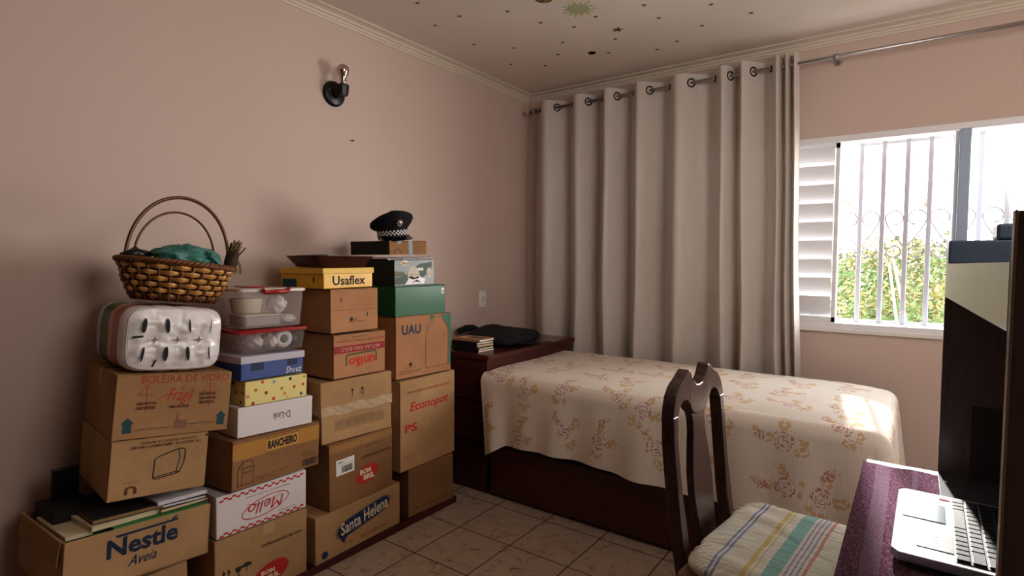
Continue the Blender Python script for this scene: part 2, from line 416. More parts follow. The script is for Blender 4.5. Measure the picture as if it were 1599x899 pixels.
# ================================================================== OUTSIDE
def foliage(name, c1, c2):
    t = NT(name); o = t.coord('Object'); n = t.noise(1.2, 4, .7, o)
    t.link(t.ramp(n, [(.3, srgb(*c1)), (.7, srgb(*c2))]), t.b.inputs['Base Color']); t.b.inputs['Roughness'].default_value = .8; return t.m
FOL = [foliage('foliage_olive', (92, 96, 60), (128, 126, 88)), foliage('foliage_green', (82, 104, 58), (116, 130, 80)), foliage('foliage_ochre', (136, 126, 76), (156, 146, 98))]
m = MB(); HILL = foliage('hillside_grass', (100, 96, 64), (130, 120, 84))
def hillf(u, v):
    x = -30+u*60; y = 4+v*66
    return (x, y, -6.5+9.3*min(1, v*1.1)**.75+.5*math.sin(x*.3)*math.cos(y*.2))
m.grid(hillf, 40, 40, HILL); hl = struct(m, 'hill_ground')
rnd = random.Random(7)
def bush(px, y, h, w, mat, label, seed):
    bx = at(px, 400, 1, y).x; rr = random.Random(seed)
    v = (y-4)/66; zb = -6.5+9.3*min(1, v*1.1)**.75-.8
    t = thing('leafy_tree', label, 'tree', (bx, y, zb), (0, 0, 0), 'trees on the slope outside the window')
    h += .25+y*.024; H = max(1.6, h-zb)
    m = MB(); m.tube([(0, 0, 0), (.1, 0, H*.3), (0, .1, H*.6)], lambda q: .12*(1-q*.5), M('bark', (112, 96, 78), .9, .2), 7); m.build('trunk', t)
    m = MB(); k = m.mi(mat)
    for _ in range(2400):
        a = rr.uniform(0, 2*PI); q = rr.random()**.5; zz = rr.uniform(.12, 1)
        rad = w*math.sin(PI*min(.98, zz*.8+.12))**.6*(.55+.45*q)*(1+.25*math.sin(3*a+seed)+.15*math.sin(7*zz+a))
        c = Vector((rad*math.cos(a), rad*math.sin(a), H*zz*(1+.05*math.sin(5*a)))); s_ = rr.uniform(.04, .09)*(.6+y/26)
        d1 = Vector([rr.uniform(-1, 1) for _ in range(3)]).normalized()*s_; d2 = Vector([rr.uniform(-1, 1) for _ in range(3)]).normalized()*s_*.6
        f = m.bm.faces.new([m.bm.verts.new(c+e) for e in (d1, d2, -d1, -d2)]); f.material_index = k
    m.build('crown', t)
BL = [(1322, 12, .15, 1.3, 2, 'ochre tree seen low at the left of the open window'), (1345, 17, .55, 1.7, 1, 'round green tree behind the ochre one beside the left bars'),
      (1368, 11, -.1, 1.2, 1, 'small bright green tree below the heart scrolls'), (1390, 20, 1.25, 2.3, 2, 'wide tan treetop rising behind the second heart scroll'),
      (1405, 12, -.1, 1.3, 0, 'olive tree in front of the tan treetop'), (1428, 13, .35, 1.4, 2, 'ochre tree beside the bare branching tree'),
      (1450, 11, -.25, 1.2, 1, 'green bushy tree in front of the bare branching tree'), (1463, 19, 1.2, 2.0, 0, 'tall olive tree behind the bare branching tree'),
      (1500, 15, .7, 1.8, 1, 'green tree seen through the right sash above the desk'), (1335, 26, 1.1, 2.6, 0, 'distant olive tree on the crest at the left'),
      (1440, 30, 1.6, 3.2, 0, 'distant broad tree on the crest of the slope'), (1545, 20, .9, 2.4, 0, 'olive tree outside at the right of the window'),
      (1300, 14, .4, 1.6, 1, 'green tree half hidden by the louvred shutter'), (1600, 16, .8, 2.2, 2, 'ochre tree outside at the far right of the window')]
for i, (px, y, h, w, k, lb) in enumerate(BL): bush(px, y, h, w, FOL[k], lb, i)
bt = at(1437, 400, 1, 9); BK = M('pale_bark', (150, 138, 124), .9, .2)
t = thing('bare_tree', 'bare pale tree with thin forked branches outside the window', 'tree', (bt.x, 9, -4.3))
m = MB(); rr = random.Random(5)
def branch(p, d, L, r, dep):
    q = p+d*L; mid = (p+q)/2+Vector([rr.uniform(-1, 1) for _ in range(3)])*L*.06
    m.tube([p, mid, q], lambda s: r*(1-.35*s), BK, 5)
    if dep:
        for _ in range(3 if dep > 2 else 2):
            nd = (d+Vector((rr.uniform(-.75, .75), rr.uniform(-.5, .5), rr.uniform(-.1, .5)))).normalized(); branch(q, nd, L*rr.uniform(.55, .75), r*.6, dep-1)
branch(Vector((0, 0, 0)), Vector((0, 0, 1)), 3.6, .06, 5); m.build('trunk', t)

# ================================================================== CURTAIN AND ROD
def curtain_mat():
    t = NT('taupe_satin_curtain'); o = t.coord('Object', scale=(1, 1, .25))
    n = t.noise(30, 4, .6, o); n2 = t.noise(400, 2, .5, t.coord('Object', scale=(1, 1, .06)))
    t.link(t.mix(n, srgb(200, 192, 182), srgb(218, 210, 202)), t.b.inputs['Base Color']); t.b.inputs['Roughness'].default_value = .42
    t.b.inputs['Sheen Weight'].default_value = .25
    t.bump(t.math('ADD', n, n2), .12, .001)
    tl = t.node('ShaderNodeBsdfTranslucent'); tl.inputs[0].default_value = srgb(206, 194, 182); mx = t.node('ShaderNodeMixShader'); mx.inputs[0].default_value = .10
    t.link(t.b.outputs[0], mx.inputs[1]); t.link(tl.outputs[0], mx.inputs[2]); t.link(mx.outputs[0], t.n['Material Output'].inputs[0]); return t.m
CUR = curtain_mat()
YR, ZR = -.10, 2.405
# (x at the top, +1 front of the fold / -1 back of the fold)
kn = [(.105, -1), (.243, 1), (.385, -1), (.50, 1), (.632, -1), (.717, 1), (.852, -1), (.941, 1), (1.08, -1), (1.195, 1), (1.36, -1), (1.475, 1), (1.538, -1), (1.58, 1), (1.69, -1), (1.768, 1), (1.788, -1), (1.812, 1), (1.832, -1), (1.852, 1), (1.872, -.2)]
def cur_pt(u, v):
    s = u*(len(kn)-1); i = min(int(s), len(kn)-2); t = s-i; e = (1-math.cos(PI*t))/2
    xt = kn[i][0]+(kn[i+1][0]-kn[i][0])*(t*.75+e*.25); a = kn[i][1]+(kn[i+1][1]-kn[i][1])*e
    gap = abs(kn[i+1][0]-kn[i][0]); amp = .028+.030*min(1, gap/.12)
    xb = xt+.02+.035*max(0, (xt-.9)/.95)-.04*max(0, 1-xt/.3)
    x = xt+(xb-xt)*v+.006*math.sin(9*v+17*xt)*v; z = 2.452-v*2.08+.012*(xt/1.85)
    return (x, YR-amp*a*(1+.25*v)+.010*math.sin(6*v+11*xt)*v+.004*math.sin(23*xt+3*v), z)
ct = thing('curtain', 'taupe satin grommet curtain drawn across the left of the window', 'curtain', (0, 0, 0))
m = MB(); m.grid(lambda u, v: cur_pt(u, v), 400, 30, CUR); m.build('fabric', ct)
GROM = M('gunmetal_grommet', (70, 66, 66), .25, .05, metal=1)
for i in range(len(kn)-1):
    u = (i+.5)/(len(kn)-1)
    p = Vector(cur_pt(u, 0)); q = Vector(cur_pt(u+.002, 0)); p.z = ZR; tg = (q-Vector(cur_pt(u, 0))); tg.z = 0; tg.normalize()
    nn = tg.cross(Vector((0, 0, 1))); r_ = .024 if kn[i][1] > 0 else .015
    if abs(kn[i+1][0]-kn[i][0]) < .06: continue
    m = MB(); m.tube([p+(tg*math.cos(a)+Vector((0, 0, 1))*math.sin(a))*r_ for a in [2*PI*k/24 for k in range(24)]], .0048, GROM, 8, closed=True); m.build('grommet', ct)
rt = thing('curtain_rod', 'long brushed steel curtain rod under the cornice of the window wall', 'curtain rod', (0, 0, 0))
m = MB(); m.tube([(.07, YR, ZR), (3.55, YR, ZR)], .0105, STEEL, 16); m.build('pole', rt)
m = MB(); m.tube([(.052, YR, ZR), (.060, YR, ZR), (.078, YR, ZR), (.082, YR, ZR)], lambda q: .016, CHROME, 16); m.build('finial', rt)
for x in (.115, 2.05, 3.5):
    m = MB(); m.tube([(x, 0, ZR), (x, YR, ZR)], .006, STEEL, 10); m.tube([(x-.012, YR, ZR), (x+.012, YR, ZR)], .016, STEEL, 14); m.tube([(x, -.0005, ZR), (x, -.006, ZR)], .02, STEEL, 14); m.build('bracket', rt)

# ================================================================== WALL THINGS
# sconce
t = thing('wall_sconce', 'black round wall sconce holding a bare silvered bulb', 'wall lamp', (0, -1.765, 2.145))
RY = Matrix.Rotation(R(90), 4, 'Y')
m = MB(); m.lathe([(.0, .0), (.063, 0), (.064, .006), (.060, .016), (.052, .02), (0, .021)], BLKPL, RY, 40); m.lathe([(0, .02), (.004, .0205), (.004, .022), (0, .0225)], CHROME, Matrix.Translation((0, -.035, .012)) @ RY, 10); m.build('backplate', t)
m = MB(); m.tube([(.018, 0, -.004), (.06, .004, 0)], .022, BLKPL, 16); m.lathe([(0, -.024), (.024, -.024), (.029, .022), (.031, .026), (0, .026)], BLKPL, Matrix.Translation((.075, .004, .006)), 8, smooth=False); m.build('bulb_holder', t)
BULB = M('silvered_bulb', (200, 178, 168), .1, .1, metal=.85)
m = MB(); m.lathe([(.013, .026), (.0145, .045), (.0155, .06), (.019, .072), (.027, .088), (.030, .1), (.029, .112), (.024, .122), (.014, .129), (0, .131)], BULB, Matrix.Translation((.075, .004, .004)), 28); m.build('bulb', t)
# nail, switch
m = MB(); m.tube([(0, 0, 0), (.012, .004, .003)], .0035, BLKPL, 8); m.tube([(0, -.012, 0), (.003, .012, .002)], .002, BLKPL, 6); o = m.build('wall_nail', loc=(0, -1.651, 1.93)); tag(o, 'tiny dark nail in the pink wall below the sconce', 'nail')
t = thing('light_switch', 'white switch plate on the pink wall above the bedside chest', 'light switch', (0, -.555, 1.041))
m = MB(); m.box((.004, 0, 0), (.008, .072, .116), WHITE, bevel=.003); m.build('plate', t)
m = MB(); m.box((.009, 0, .0), (.006, .022, .034), M('switch_rocker_cream', (214, 206, 194), .4), bevel=.002, rot=(0, R(6), 0)); m.build('rocker', t)
# ceiling stickers
GLOW = M('dark_olive_sticker', (92, 84, 42), .6, .2); SAGE = M('sage_green_sticker', (178, 184, 146), .6, .1)
def star_pts(n, r1, r2, a0=0): return [((r1 if i % 2 == 0 else r2)*math.cos(a0+PI*i/n), (r1 if i % 2 == 0 else r2)*math.sin(a0+PI*i/n)) for i in range(2*n)]
def flatprism(pts, mat, th=.0015):
    m = MB(); m.prism([(x, y, -th) for x, y in pts], mat, (0, 0, th)); return m
proto = None
for i, (x, y) in enumerate([(.429, -1.596), (.501, -1.368), (.32, -1.356), (.324, -1.041), (.734, -1.273), (.481, -.867), (.31, -.656), (.798, -1.067), (.915, -.921), (1.067, -.968), (.757, -.772), (.641, -.632), (.475, -.511), (.903, -.479), (1.026, -.648), (1.319, -.949), (1.324, -.771), (1.587, -.771), (1.476, -.552), (1.723, -.565), (1.296, -.422), (1.159, -.368)]):
    if proto is None:
        o = proto = flatprism(star_pts(5, .013, .006), GLOW).build('star_sticker'); tag(o, 'tiny dark star sticker on the ceiling', 'sticker', 'small star stickers scattered on the ceiling')
    else: o = proto.copy(); col.objects.link(o)
    o.location = (x, y, ZC); o.rotation_euler = (0, 0, i*1.1)
o = flatprism(star_pts(5, .034, .014, .3), GLOW).build('star_sticker', loc=(1.091, -.757, ZC)); tag(o, 'larger olive star sticker on the ceiling, in front of the curtain', 'sticker')
mo = [(.024*math.cos(R(a)), .024*math.sin(R(a))) for a in range(20, 341, 20)]+[(.008+.019*math.cos(R(a)), .019*math.sin(R(a))) for a in range(320, 39, -20)]
o = flatprism(mo, GLOW).build('moon_sticker', loc=(.819, -.537, ZC)); tag(o, 'small dark crescent moon sticker on the ceiling', 'sticker')
m = MB(); m.prism([(.055*math.cos(2*PI*i/28), .055*math.sin(2*PI*i/28), -.0015) for i in range(28)], SAGE, (0, 0, .0015))
for i in range(14):
    a = 2*PI*i/14; r1, r2 = .062, (.098 if i % 2 else .084); w = .007
    m.prism([(r1*math.cos(a)-w*math.sin(a), r1*math.sin(a)+w*math.cos(a), -.0015), (r2*math.cos(a), r2*math.sin(a), -.0015), (r1*math.cos(a)+w*math.sin(a), r1*math.sin(a)-w*math.cos(a), -.0015)], SAGE, (0, 0, .0015))
o = m.build('sun_sticker', loc=(1.037, -1.093, ZC)); tag(o, 'pale green sun sticker with thin rays on the ceiling', 'sticker')
m = MB(); m.prism([(.045*math.cos(2*PI*i/24), .045*math.sin(2*PI*i/24), -.0015) for i in range(24)], GLOW, (0, 0, .0015))
YEL = M('yellow_green_sticker', (168, 162, 70), .6)
for x, y, r_ in ((.012, .015, .013), (-.018, -.004, .01), (.01, -.02, .012), (-.01, .026, .007)): m.prism([(x+r_*math.cos(2*PI*i/12), y+r_*math.sin(2*PI*i/12), -.0025) for i in range(12)], YEL, (0, 0, .001))
o = m.build('planet_sticker', loc=(.958, -1.285, ZC)); tag(o, 'round olive planet sticker with yellow spots at the ceiling edge of view', 'sticker')

# ================================================================== BOXES
PLAT = .035
m = MB(); m.box2((.015, -3.45, .0), (.455, -1.33, PLAT), DKWOOD, bevel=.003); o = m.build('wooden_platform'); tag(o, 'low dark reddish board on the tiles under the stacked boxes', 'platform')
K1 = cardboard('kraft_light', (188, 152, 112)); K2 = cardboard('kraft_mid', (172, 134, 96)); K3 = cardboard('kraft_dark', (150, 112, 78)); K4 = cardboard('kraft_pinkish', (182, 136, 100))
def slab_text(f, t, u0, v0, u1, v1, m, **k): f.text(t, u0, v0, u1, v1, m, **k)

# --- column 1
carton((-2.87, .155, .34, .235, 0, 0), .38, K1, 'tan cardboard box at the bottom, under the open box of papers', x=.44)
# open box with papers
P = (-2.837, .374, .424, .172, 1.9, -4.4); D = .36
loc, rot = pose(*P, D); w, h = P[2], P[3]
t = thing('open_cardboard_box', 'open tan box with big dark lettering, filled with books and papers', 'box', loc, rot, 'stacked boxes along the wall')
m = MB(); th = .005
m.box2((D/2-th, -w/2, 0), (D/2, w/2, h), K1, bevel=.0015); m.box2((-D/2, -w/2, 0), (-D/2+th, w/2, h), K1, bevel=.0015)
m.box2((-D/2, -w/2, 0), (D/2, -w/2+th, h), K1, bevel=.0015); m.box2((-D/2, w/2-th, 0), (D/2, w/2, h), K1, bevel=.0015); m.box2((-D/2, -w/2, 0), (D/2, w/2, th), K1)
f = Face(m, (D/2, -w/2, 0), (0, 1, 0), (0, 0, 1), w, h)
f.text('Nestle', .26, .49, .75, .83, NAVYINK, bold=.03); f.poly([(.32, .84), (.745, .86), (.745, .90), (.31, .885)], NAVYINK); f.line([(.70, .905), (.735, .95)], .006, NAVYINK)
f.text('Aveia', .40, .25, .60, .44, NAVYINK, shear=.4, bold=.008)
m.build('body', t)
m = MB(); m.box((-.01, w/2+.012, h-.02), (D*.9, .004, .05), K1, rot=(R(28), 0, 0)); m.build('flap', t)
m = MB(); m.box((0, -w/2-.006, h-.035), (D*.9, .004, .07), K2, rot=(R(-6), 0, 0)); m.build('flap', t)
mw = Matrix.Translation(loc) @ Euler(rot).to_matrix().to_4x4()
def inbox(name, c, size, mat, label, cat, rz=0, rx=0, pages=None, grp='books and papers in the open box'):
    m = MB(); sx, sy_, sz = size
    if pages:
        m.box((0, 0, 0), (sx-.006, sy_-.004, sz*.8), pages); m.box((0, 0, sz*.45), (sx, sy_, sz*.1), mat, bevel=.0006); m.box((0, 0, -sz*.45), (sx, sy_, sz*.1), mat, bevel=.0006); m.box((-sx/2, 0, 0), (sz*.08, sy_, sz), mat)
    else: m.box((0, 0, 0), size, mat, bevel=min(.002, sz*.3))
    o = m.build(name); o.matrix_world = mw @ Matrix.Translation(c) @ Euler((rx, 0, rz)).to_matrix().to_4x4()
    return tag(o, label, cat, grp)
PAPER = M('aged_paper', (206, 192, 160), .8, .08, 30); PAPERW = M('white_paper', (214, 210, 214), .7, .04); GREENC = M('green_cover', (58, 118, 64), .6, .1); DKC = M('dark_cover', (40, 32, 26), .7, .2); TANC = M('tan_cover', (150, 120, 84), .7, .15)
inbox('hardcover_book', (0, .0, .040), (.32, .40, .066), DKC, 'thick dark book lying at the base of the open box', 'book', pages=PAPER)
inbox('hardcover_book', (0, -.01, .104), (.30, .36, .056), TANC, 'thick tan book lying inside the open box', 'book', pages=PAPER)
inbox('green_folder', (.005, .04, .148), (.33, .34, .026), GREENC, 'green folder lying across the top of the open box', 'folder')
inbox('green_folder', (.013, .06, .1685), (.328, .29, .013), M('pale_green_cover', (70, 132, 74), .6), 'pale green folder above the darker green one', 'folder', rz=0)
inbox('paper_stack', (.03, -.165, .170), (.24, .07, .012), PAPER, 'small sheaf of yellowed paper at the left corner of the open box', 'paper')
inbox('paperback_book', (.032, -.04, .184), (.25, .21, .016), PAPER, 'cream edged paperback under the box with the drawn package', 'book', rz=.05, pages=PAPER)
inbox('paperback_book', (.030, -.03, .2005), (.25, .20, .014), DKC, 'dark covered paperback under the box with the drawn package', 'book', rz=-.03, pages=TANC)
inbox('magazine', (.034, .13, .183), (.25, .16, .010), TANC, 'brown magazine under the white notepad', 'magazine', rz=.05, pages=PAPER)
inbox('magazine', (.032, .125, .1945), (.25, .17, .010), DKC, 'dark magazine right under the white notepad', 'magazine', rz=-.04, pages=PAPERW)
inbox('notepad', (.05, .125, .209), (.22, .165, .013), PAPERW, 'white notepad at the right on top of the open box', 'notepad', rz=.02)
inbox('cloth_heap', (-.06, -.13, .185), (.16, .12, .05), DKC, 'dark rumpled cloth heaped at the left of the open box', 'cloth')
m = MB(); m.box((0, 0, .055), (.012, .075, .11), BLKPL, bevel=.003); o = m.build('black_case'); o.matrix_world = mw @ Matrix.Translation((-.10, -.125, .21)) @ Euler((.05, .1, 0)).to_matrix().to_4x4(); tag(o, 'black case standing upright behind the papers of the open box', 'case')

def fr_pack(f):
    f.text('TIPO MOIDA 500 - EMPILHAMENTO MAXIMO', .18, .84, .92, .89, BROWNINK, flip=True, bold=.01)
    f.text('CAIXAS NO SENTIDO DO MOINHO', .28, .91, .88, .955, BROWNINK, flip=True, bold=.01)
    q = [(.43, .30), (.44, .62), (.47, .66), (.68, .76), (.73, .755), (.755, .72), (.745, .50), (.70, .34), (.66, .32), (.45, .27)]
    f.line(q, .0035, BLACK, closed=True); f.line([(.68, .755), (.70, .60), (.665, .32)], .003, BLACK); f.line([(.43, .30), (.47, .31), (.66, .355), (.70, .35)], .003, BLACK)
    f.text('U', .16, .08, .28, .22, BROWNINK, flip=True, bold=.04); f.text('Unimarca', .14, .26, .30, .29, PINKINK, flip=True)
    f.rect(.965, .93, 1, .965, BLACK)
carton((-2.781, .628, .282, .185, -6.1, -5.5), .37, K1, 'tan box with an outlined package drawn on it, resting on books', fr_pack)
def fr_bol(f):
    f.text('BOLEIRA DE VIDRO', .20, .86, .97, .98, PINKINK, bold=-.004)
    for u in (.25, .80): f.line([(u-.07, .68), (u, .84), (u+.08, .68), (u-.07, .68)], .0022, PINKINK); f.line([(u, .82), (u, .42)], .0022, PINKINK)
    for u0, u1, v0 in ((.17, .34, .52), (.17, .33, .45), (.44, .62, .44), (.70, .86, .62), (.70, .86, .55), (.70, .85, .48)): f.text('COMERCIO IMPORTADORA', u0, v0, u1, v0+.05, BROWNINK, bold=.03)
    f.text('Frágil', .42, .50, .66, .76, REDINK, shear=.5, bold=-.002); f.line([(.34, .60), (.42, .66)], .002, REDINK); f.line([(.53, .72), (.57, .82)], .002, REDINK)
    for u in (.115, .925): f.poly([(u-.035, .10), (u+.035, .10), (u+.035, .24), (u+.055, .24), (u, .34), (u-.055, .24), (u-.035, .24)], TEALINK)
    f.text('COMERCIO DE PRODUTOS ALIMENTICIOS LTDA', .20, .125, .50, .15, TEALINK); f.text('EMPILHAMENTO MAXIMO CAIXAS', .60, .15, .86, .175, TEALINK)
    f.rect(.50, .10, .61, .24, M('fawn_sticker', (142, 104, 84), .6)); f.rect(.515, .22, .54, .36, M('fawn_sticker', (142, 104, 84), .6))
carton((-2.731, .820, .344, .204, -6.8, -5.9), .38, K2, 'box hand-lettered in red with two red triangles', fr_bol, tape=TAPE)

# toilet paper pack
loc, rot = pose(-2.722, 1.036, .295, .215, -5.8, -5.3, .34)
m = MB(); w, h, D = .30, .213, .34
TP = {}
FILM = M('white_plastic_film', (226, 220, 218), .3, .06, 12, bump=.9, bscale=22, coat=.4)
RED_F = M('orange_red_film', (168, 56, 32), .35, .1, coat=.3); ORG = M('pale_orange_film', (206, 150, 110), .35, .1, coat=.3); GRN = M('green_film', (40, 78, 30), .35, .12, coat=.3)
def tp_pt(u, v):
    # u round the girth (in the y-z plane), v along the depth (x) with closed ends
    n = 5.0; a = 2*PI*u; c, s_ = math.cos(a), math.sin(a)
    k = (abs(c)**n+abs(s_)**n)**(-1/n); y, z = k*c*w/2, k*s_*h/2
    bum = 1+.022*abs(math.cos(y/w*4*PI))**.5-.02
    return y*bum, z*(1+.03*abs(math.sin((y/w+.5)*4*PI))), v
vs = [0, .01, .03, .06, .2, .33, .36, .5, .62, .64, .75, .84, .86, .94, .97, .99, 1]
segs = 96; rows = []
for v in vs:
    x = -D/2+v*D; e = min(v, 1-v)*D; k = 1-.10*max(0, 1-e/.03)**2
    rows.append([m.bm.verts.new((x, *(q*k*(1+.004*math.sin(31*i+v*40)) for q in tp_pt(i/segs, v)[:2]))) for i in range(segs)])
for a, b, v in zip(rows, rows[1:], vs):
    mt = FILM if v >= .84 or v < .06 else RED_F if v >= .62 else ORG if v >= .5 else GRN if v >= .2 else FILM
    for i in range(segs): f = m.bm.faces.new((a[i], a[(i+1) % segs], b[(i+1) % segs], b[i])); f.material_index = m.mi(mt); f.smooth = True
# crinkled end face over the roll ends
def endf(sgn):
    nu, nv = 48, 34; G = []
    for i in range(nu+1):
        G.append([])
        for j in range(nv+1):
            y = (-.5+i/nu); z = (-.5+j/nv); n = 5
            rr = max(abs(y), abs(z))*2; q = (abs(y*2)**n+abs(z*2)**n)**(1/n) or 1
            s_ = rr/q if q > 0 else 1
            Y, Z = y*s_*w*.935, z*s_*h*.935
            cy_ = math.cos((y+.5)*8*PI); cz_ = math.cos((z+.5)*4*PI)
            bul = .012*(1-rr**4)+(-.004*(cy_+cz_)*.5+.003*noise.noise(Vector((Y*60, Z*60, 1)))+.003*noise.noise(Vector((Y*22, Z*120, 4))))*(1-rr**6)
            G[-1].append(m.bm.verts.new((sgn*(D/2-.002+bul), Y, Z)))
    k = m.mi(FILM)
    for i in range(nu):
        for j in range(nv):
            q = (G[i][j], G[i+1][j], G[i+1][j+1], G[i][j+1]); f = m.bm.faces.new(q if sgn > 0 else q[::-1]); f.material_index = k; f.smooth = True
endf(1); endf(-1)
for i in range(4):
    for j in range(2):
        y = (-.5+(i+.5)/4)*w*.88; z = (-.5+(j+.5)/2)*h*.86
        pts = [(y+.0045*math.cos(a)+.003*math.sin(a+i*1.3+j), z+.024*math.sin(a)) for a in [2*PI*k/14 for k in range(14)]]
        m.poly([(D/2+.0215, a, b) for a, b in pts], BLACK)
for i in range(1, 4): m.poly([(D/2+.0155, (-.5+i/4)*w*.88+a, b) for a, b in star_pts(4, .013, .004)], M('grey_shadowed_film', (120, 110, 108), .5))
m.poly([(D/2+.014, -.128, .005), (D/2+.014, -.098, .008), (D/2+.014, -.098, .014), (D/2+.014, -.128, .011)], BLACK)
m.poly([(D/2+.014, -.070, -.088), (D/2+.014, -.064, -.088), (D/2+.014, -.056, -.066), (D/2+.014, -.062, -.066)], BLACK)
rm = Euler(rot).to_matrix()
o = m.build('toilet_paper_pack', loc=loc+rm @ Vector((-.012, 0, h/2))); o.rotation_euler = rot
tag(o, 'plastic wrapped pack of white paper rolls with green and red sides, under the basket', 'paper rolls')

# wicker basket
W1 = M('wicker_light', (188, 138, 74), .45, .3, 25, coat=.3); W2 = M('wicker_brown', (118, 74, 38), .5, .3, 25, coat=.2); W3 = M('wicker_dark', (74, 42, 24), .6, .3, 25)
broll = R(-6.5)
t = thing('wicker_basket', 'oval wicker basket with twin hoop handles on top of the paper rolls', 'basket', (.30, -2.665, 1.150), (broll, 0, R(-4)))
BH = .135
def bell(th, z):  # ellipse flaring upward
    k = z/BH; a = .125+.055*k**.8; b = .095+.052*k**.8
    return b, a
m = MB()
m.grid(lambda u, v: (lambda q: ((q[0]-.006)*math.cos(2*PI*u), (q[1]-.006)*math.sin(2*PI*u), .004+v*(BH-.006)))(bell(0, v*BH)), 72, 6, W3, cu=True)
m.poly([((bell(0, 0)[0]-.006)*math.cos(2*PI*i/48), (bell(0, 0)[1]-.006)*math.sin(2*PI*i/48), .003) for i in range(48)], W3)
m.build('liner', t)
NS = 32; m = MB(); rows_n = 6
for k in range(rows_n):
    z0 = .010+k*(BH-.016)/rows_n; hh = (BH-.016)/rows_n*.84; N = NS*6; k2 = m.mi(W1 if k not in (0,) else W2)
    Ls = []
    for i in range(N):
        a = 2*PI*i/N; ph = math.cos(NS/2*a+PI*k); off = .0065*ph
        row = []
        for q, dz in ((-.0, 0), (.0028, .25), (.0034, .5), (.0028, .75), (0, 1)):
            z = z0+hh*(.5+(dz-.5)*(.80+.20*max(0, ph))); b, aa = bell(a, z); row.append(m.bm.verts.new(((b+off+q)*math.cos(a), (aa+off+q)*math.sin(a), z)))
        Ls.append(row)
    for i in range(N):
        p_, q_ = Ls[i], Ls[(i+1) % N]
        for j in range(4): f = m.bm.faces.new((p_[j], q_[j], q_[j+1], p_[j+1])); f.material_index = k2; f.smooth = True
m.build('weave', t)
m = MB()
for s_ in range(NS):
    a = 2*PI*(s_)/NS; m.tube([((bell(a, z)[0]+.001)*math.cos(a), (bell(a, z)[1]+.001)*math.sin(a), z) for z in (.003, .045, .09, BH)], .0040, W2, 5)
m.build('stakes', t)
m = MB()
for off in range(3):
    pts = []
    for i in range(150):
        a = 2*PI*i/150; ph = a*22+off*2*PI/3; b, aa = bell(a, BH); pts.append(((b+.009*math.cos(ph))*math.cos(a), (aa+.009*math.cos(ph))*math.sin(a), BH+.006*math.sin(ph)))
    m.tube(pts, .0058, W2, 6, closed=True)
m.build('rim', t)
for xo, top, ww, rad in ((.012, .235, .166, .0062), (-.028, .185, .132, .0040)):
    m = MB(); pts = [(xo, -ww, .06)]+[(xo+.0*math.sin(a), -ww*math.cos(a), BH+(top)*math.sin(a)**.9) for a in [PI*i/40 for i in range(1, 40)]]+[(xo, ww, .06)]
    m.tube(pts, rad, M('handle_cane', (104, 62, 36), .35, .2, 20, coat=.4), 10); m.build('handle', t)
# contents
TEALC = M('teal_rubbery_cloth', (72, 128, 118), .4, .15, 20, coat=.2)
def blob(name, c, r, mat, label, cat, seed=0, amp=.3, fr=2.2, nu=56, nv=28, rot=(0, 0, 0), folds=0):
    m = MB()
    def fn(u, v):
        th, ph = 2*PI*u, PI*(v*.998+.001); d = Vector((math.sin(ph)*math.cos(th), math.sin(ph)*math.sin(th), math.cos(ph)))
        k = 1+amp*noise.noise(d*fr+Vector((seed, 0, 0)))+amp*.35*noise.noise(d*fr*3+Vector((0, seed, 0)))+folds*math.sin(9*th+3*noise.noise(d*3)*2)
        p = Vector((d.x*r[0], d.y*r[1], d.z*r[2]))*k; p.z = max(p.z, -r[2]*.55); return p
    m.grid(fn, nu, nv, mat, cu=True); o = m.build(name, loc=c); o.rotation_euler = rot; return tag(o, label, cat)
o = blob('rubber_glove', (.31, -2.64, 1.298), (.075, .10, .050), TEALC, 'crumpled teal gloves heaped inside the wicker basket', 'gloves', 3, .35, 2.0, folds=.05)
m = MB()
for k in range(5): # finger ends spilling to the right
    m.tube([(.04+.012*k-.03, .05+.004*k, .035-.004*k), (.045+.01*k-.03, .09, .032-.008*k), (.05+.012*k-.03, .122-.004*k, .012-.009*k)], lambda q: .0115*(1-.35*q), TEALC, 8)
m.build('fingers', o)
m = MB(); m.tube([(0, -.04, 0), (.01, 0, .012), (.0, .045, .006)], lambda q: .018*(1-.4*abs(q-.5)), BLKPL, 9); m.tube([(0, -.03, .005), (-.01, .01, .03)], .008, W3, 7); o = m.build('dark_tool', loc=(.30, -2.785, 1.308)); tag(o, 'dark handled tool lying at the left end of the basket', 'tool')
# dried husk bundle hanging on the right of the basket
HUSK = M('dried_husk', (122, 100, 72), .7, .35, 30); HUSKD = M('dark_dried_husk', (66, 50, 36), .8, .3, 30)
t = thing('dried_flower_bundle', 'dried brown flower bundle leaning on the right rim of the basket', 'dried flowers', (.33, -2.482, 1.262), (R(-14), 0, 0))
m = MB(); m.lathe([(.006, -.03), (.014, -.02), (.02, 0), (.024, .03), (.022, .06), (.018, .075)], HUSKD, None, 12); m.build('wrap', t)
m = MB(); rr = random.Random(2)
for k in range(26):
    a = rr.uniform(0, 2*PI); r_ = rr.uniform(.004, .02); L = rr.uniform(.08, .12)
    m.tube([(r_*math.cos(a)*.6, r_*math.sin(a)*.6, -.01), (r_*math.cos(a), r_*math.sin(a), L*.6), (r_*1.5*math.cos(a), r_*1.4*math.sin(a)+.02*rr.random(), L)], lambda q: .0045*(1-.5*q), HUSK if k % 2 else HUSKD, 5)
for k in range(7):
    a = rr.uniform(0, 2*PI); m.tube([(0, 0, .06), (.02*math.cos(a), .02+.015*math.sin(a), .03), (.022*math.cos(a), .035, -.01+.02*rr.random())], .0018, HUSK, 5)
m.build('stems', t)

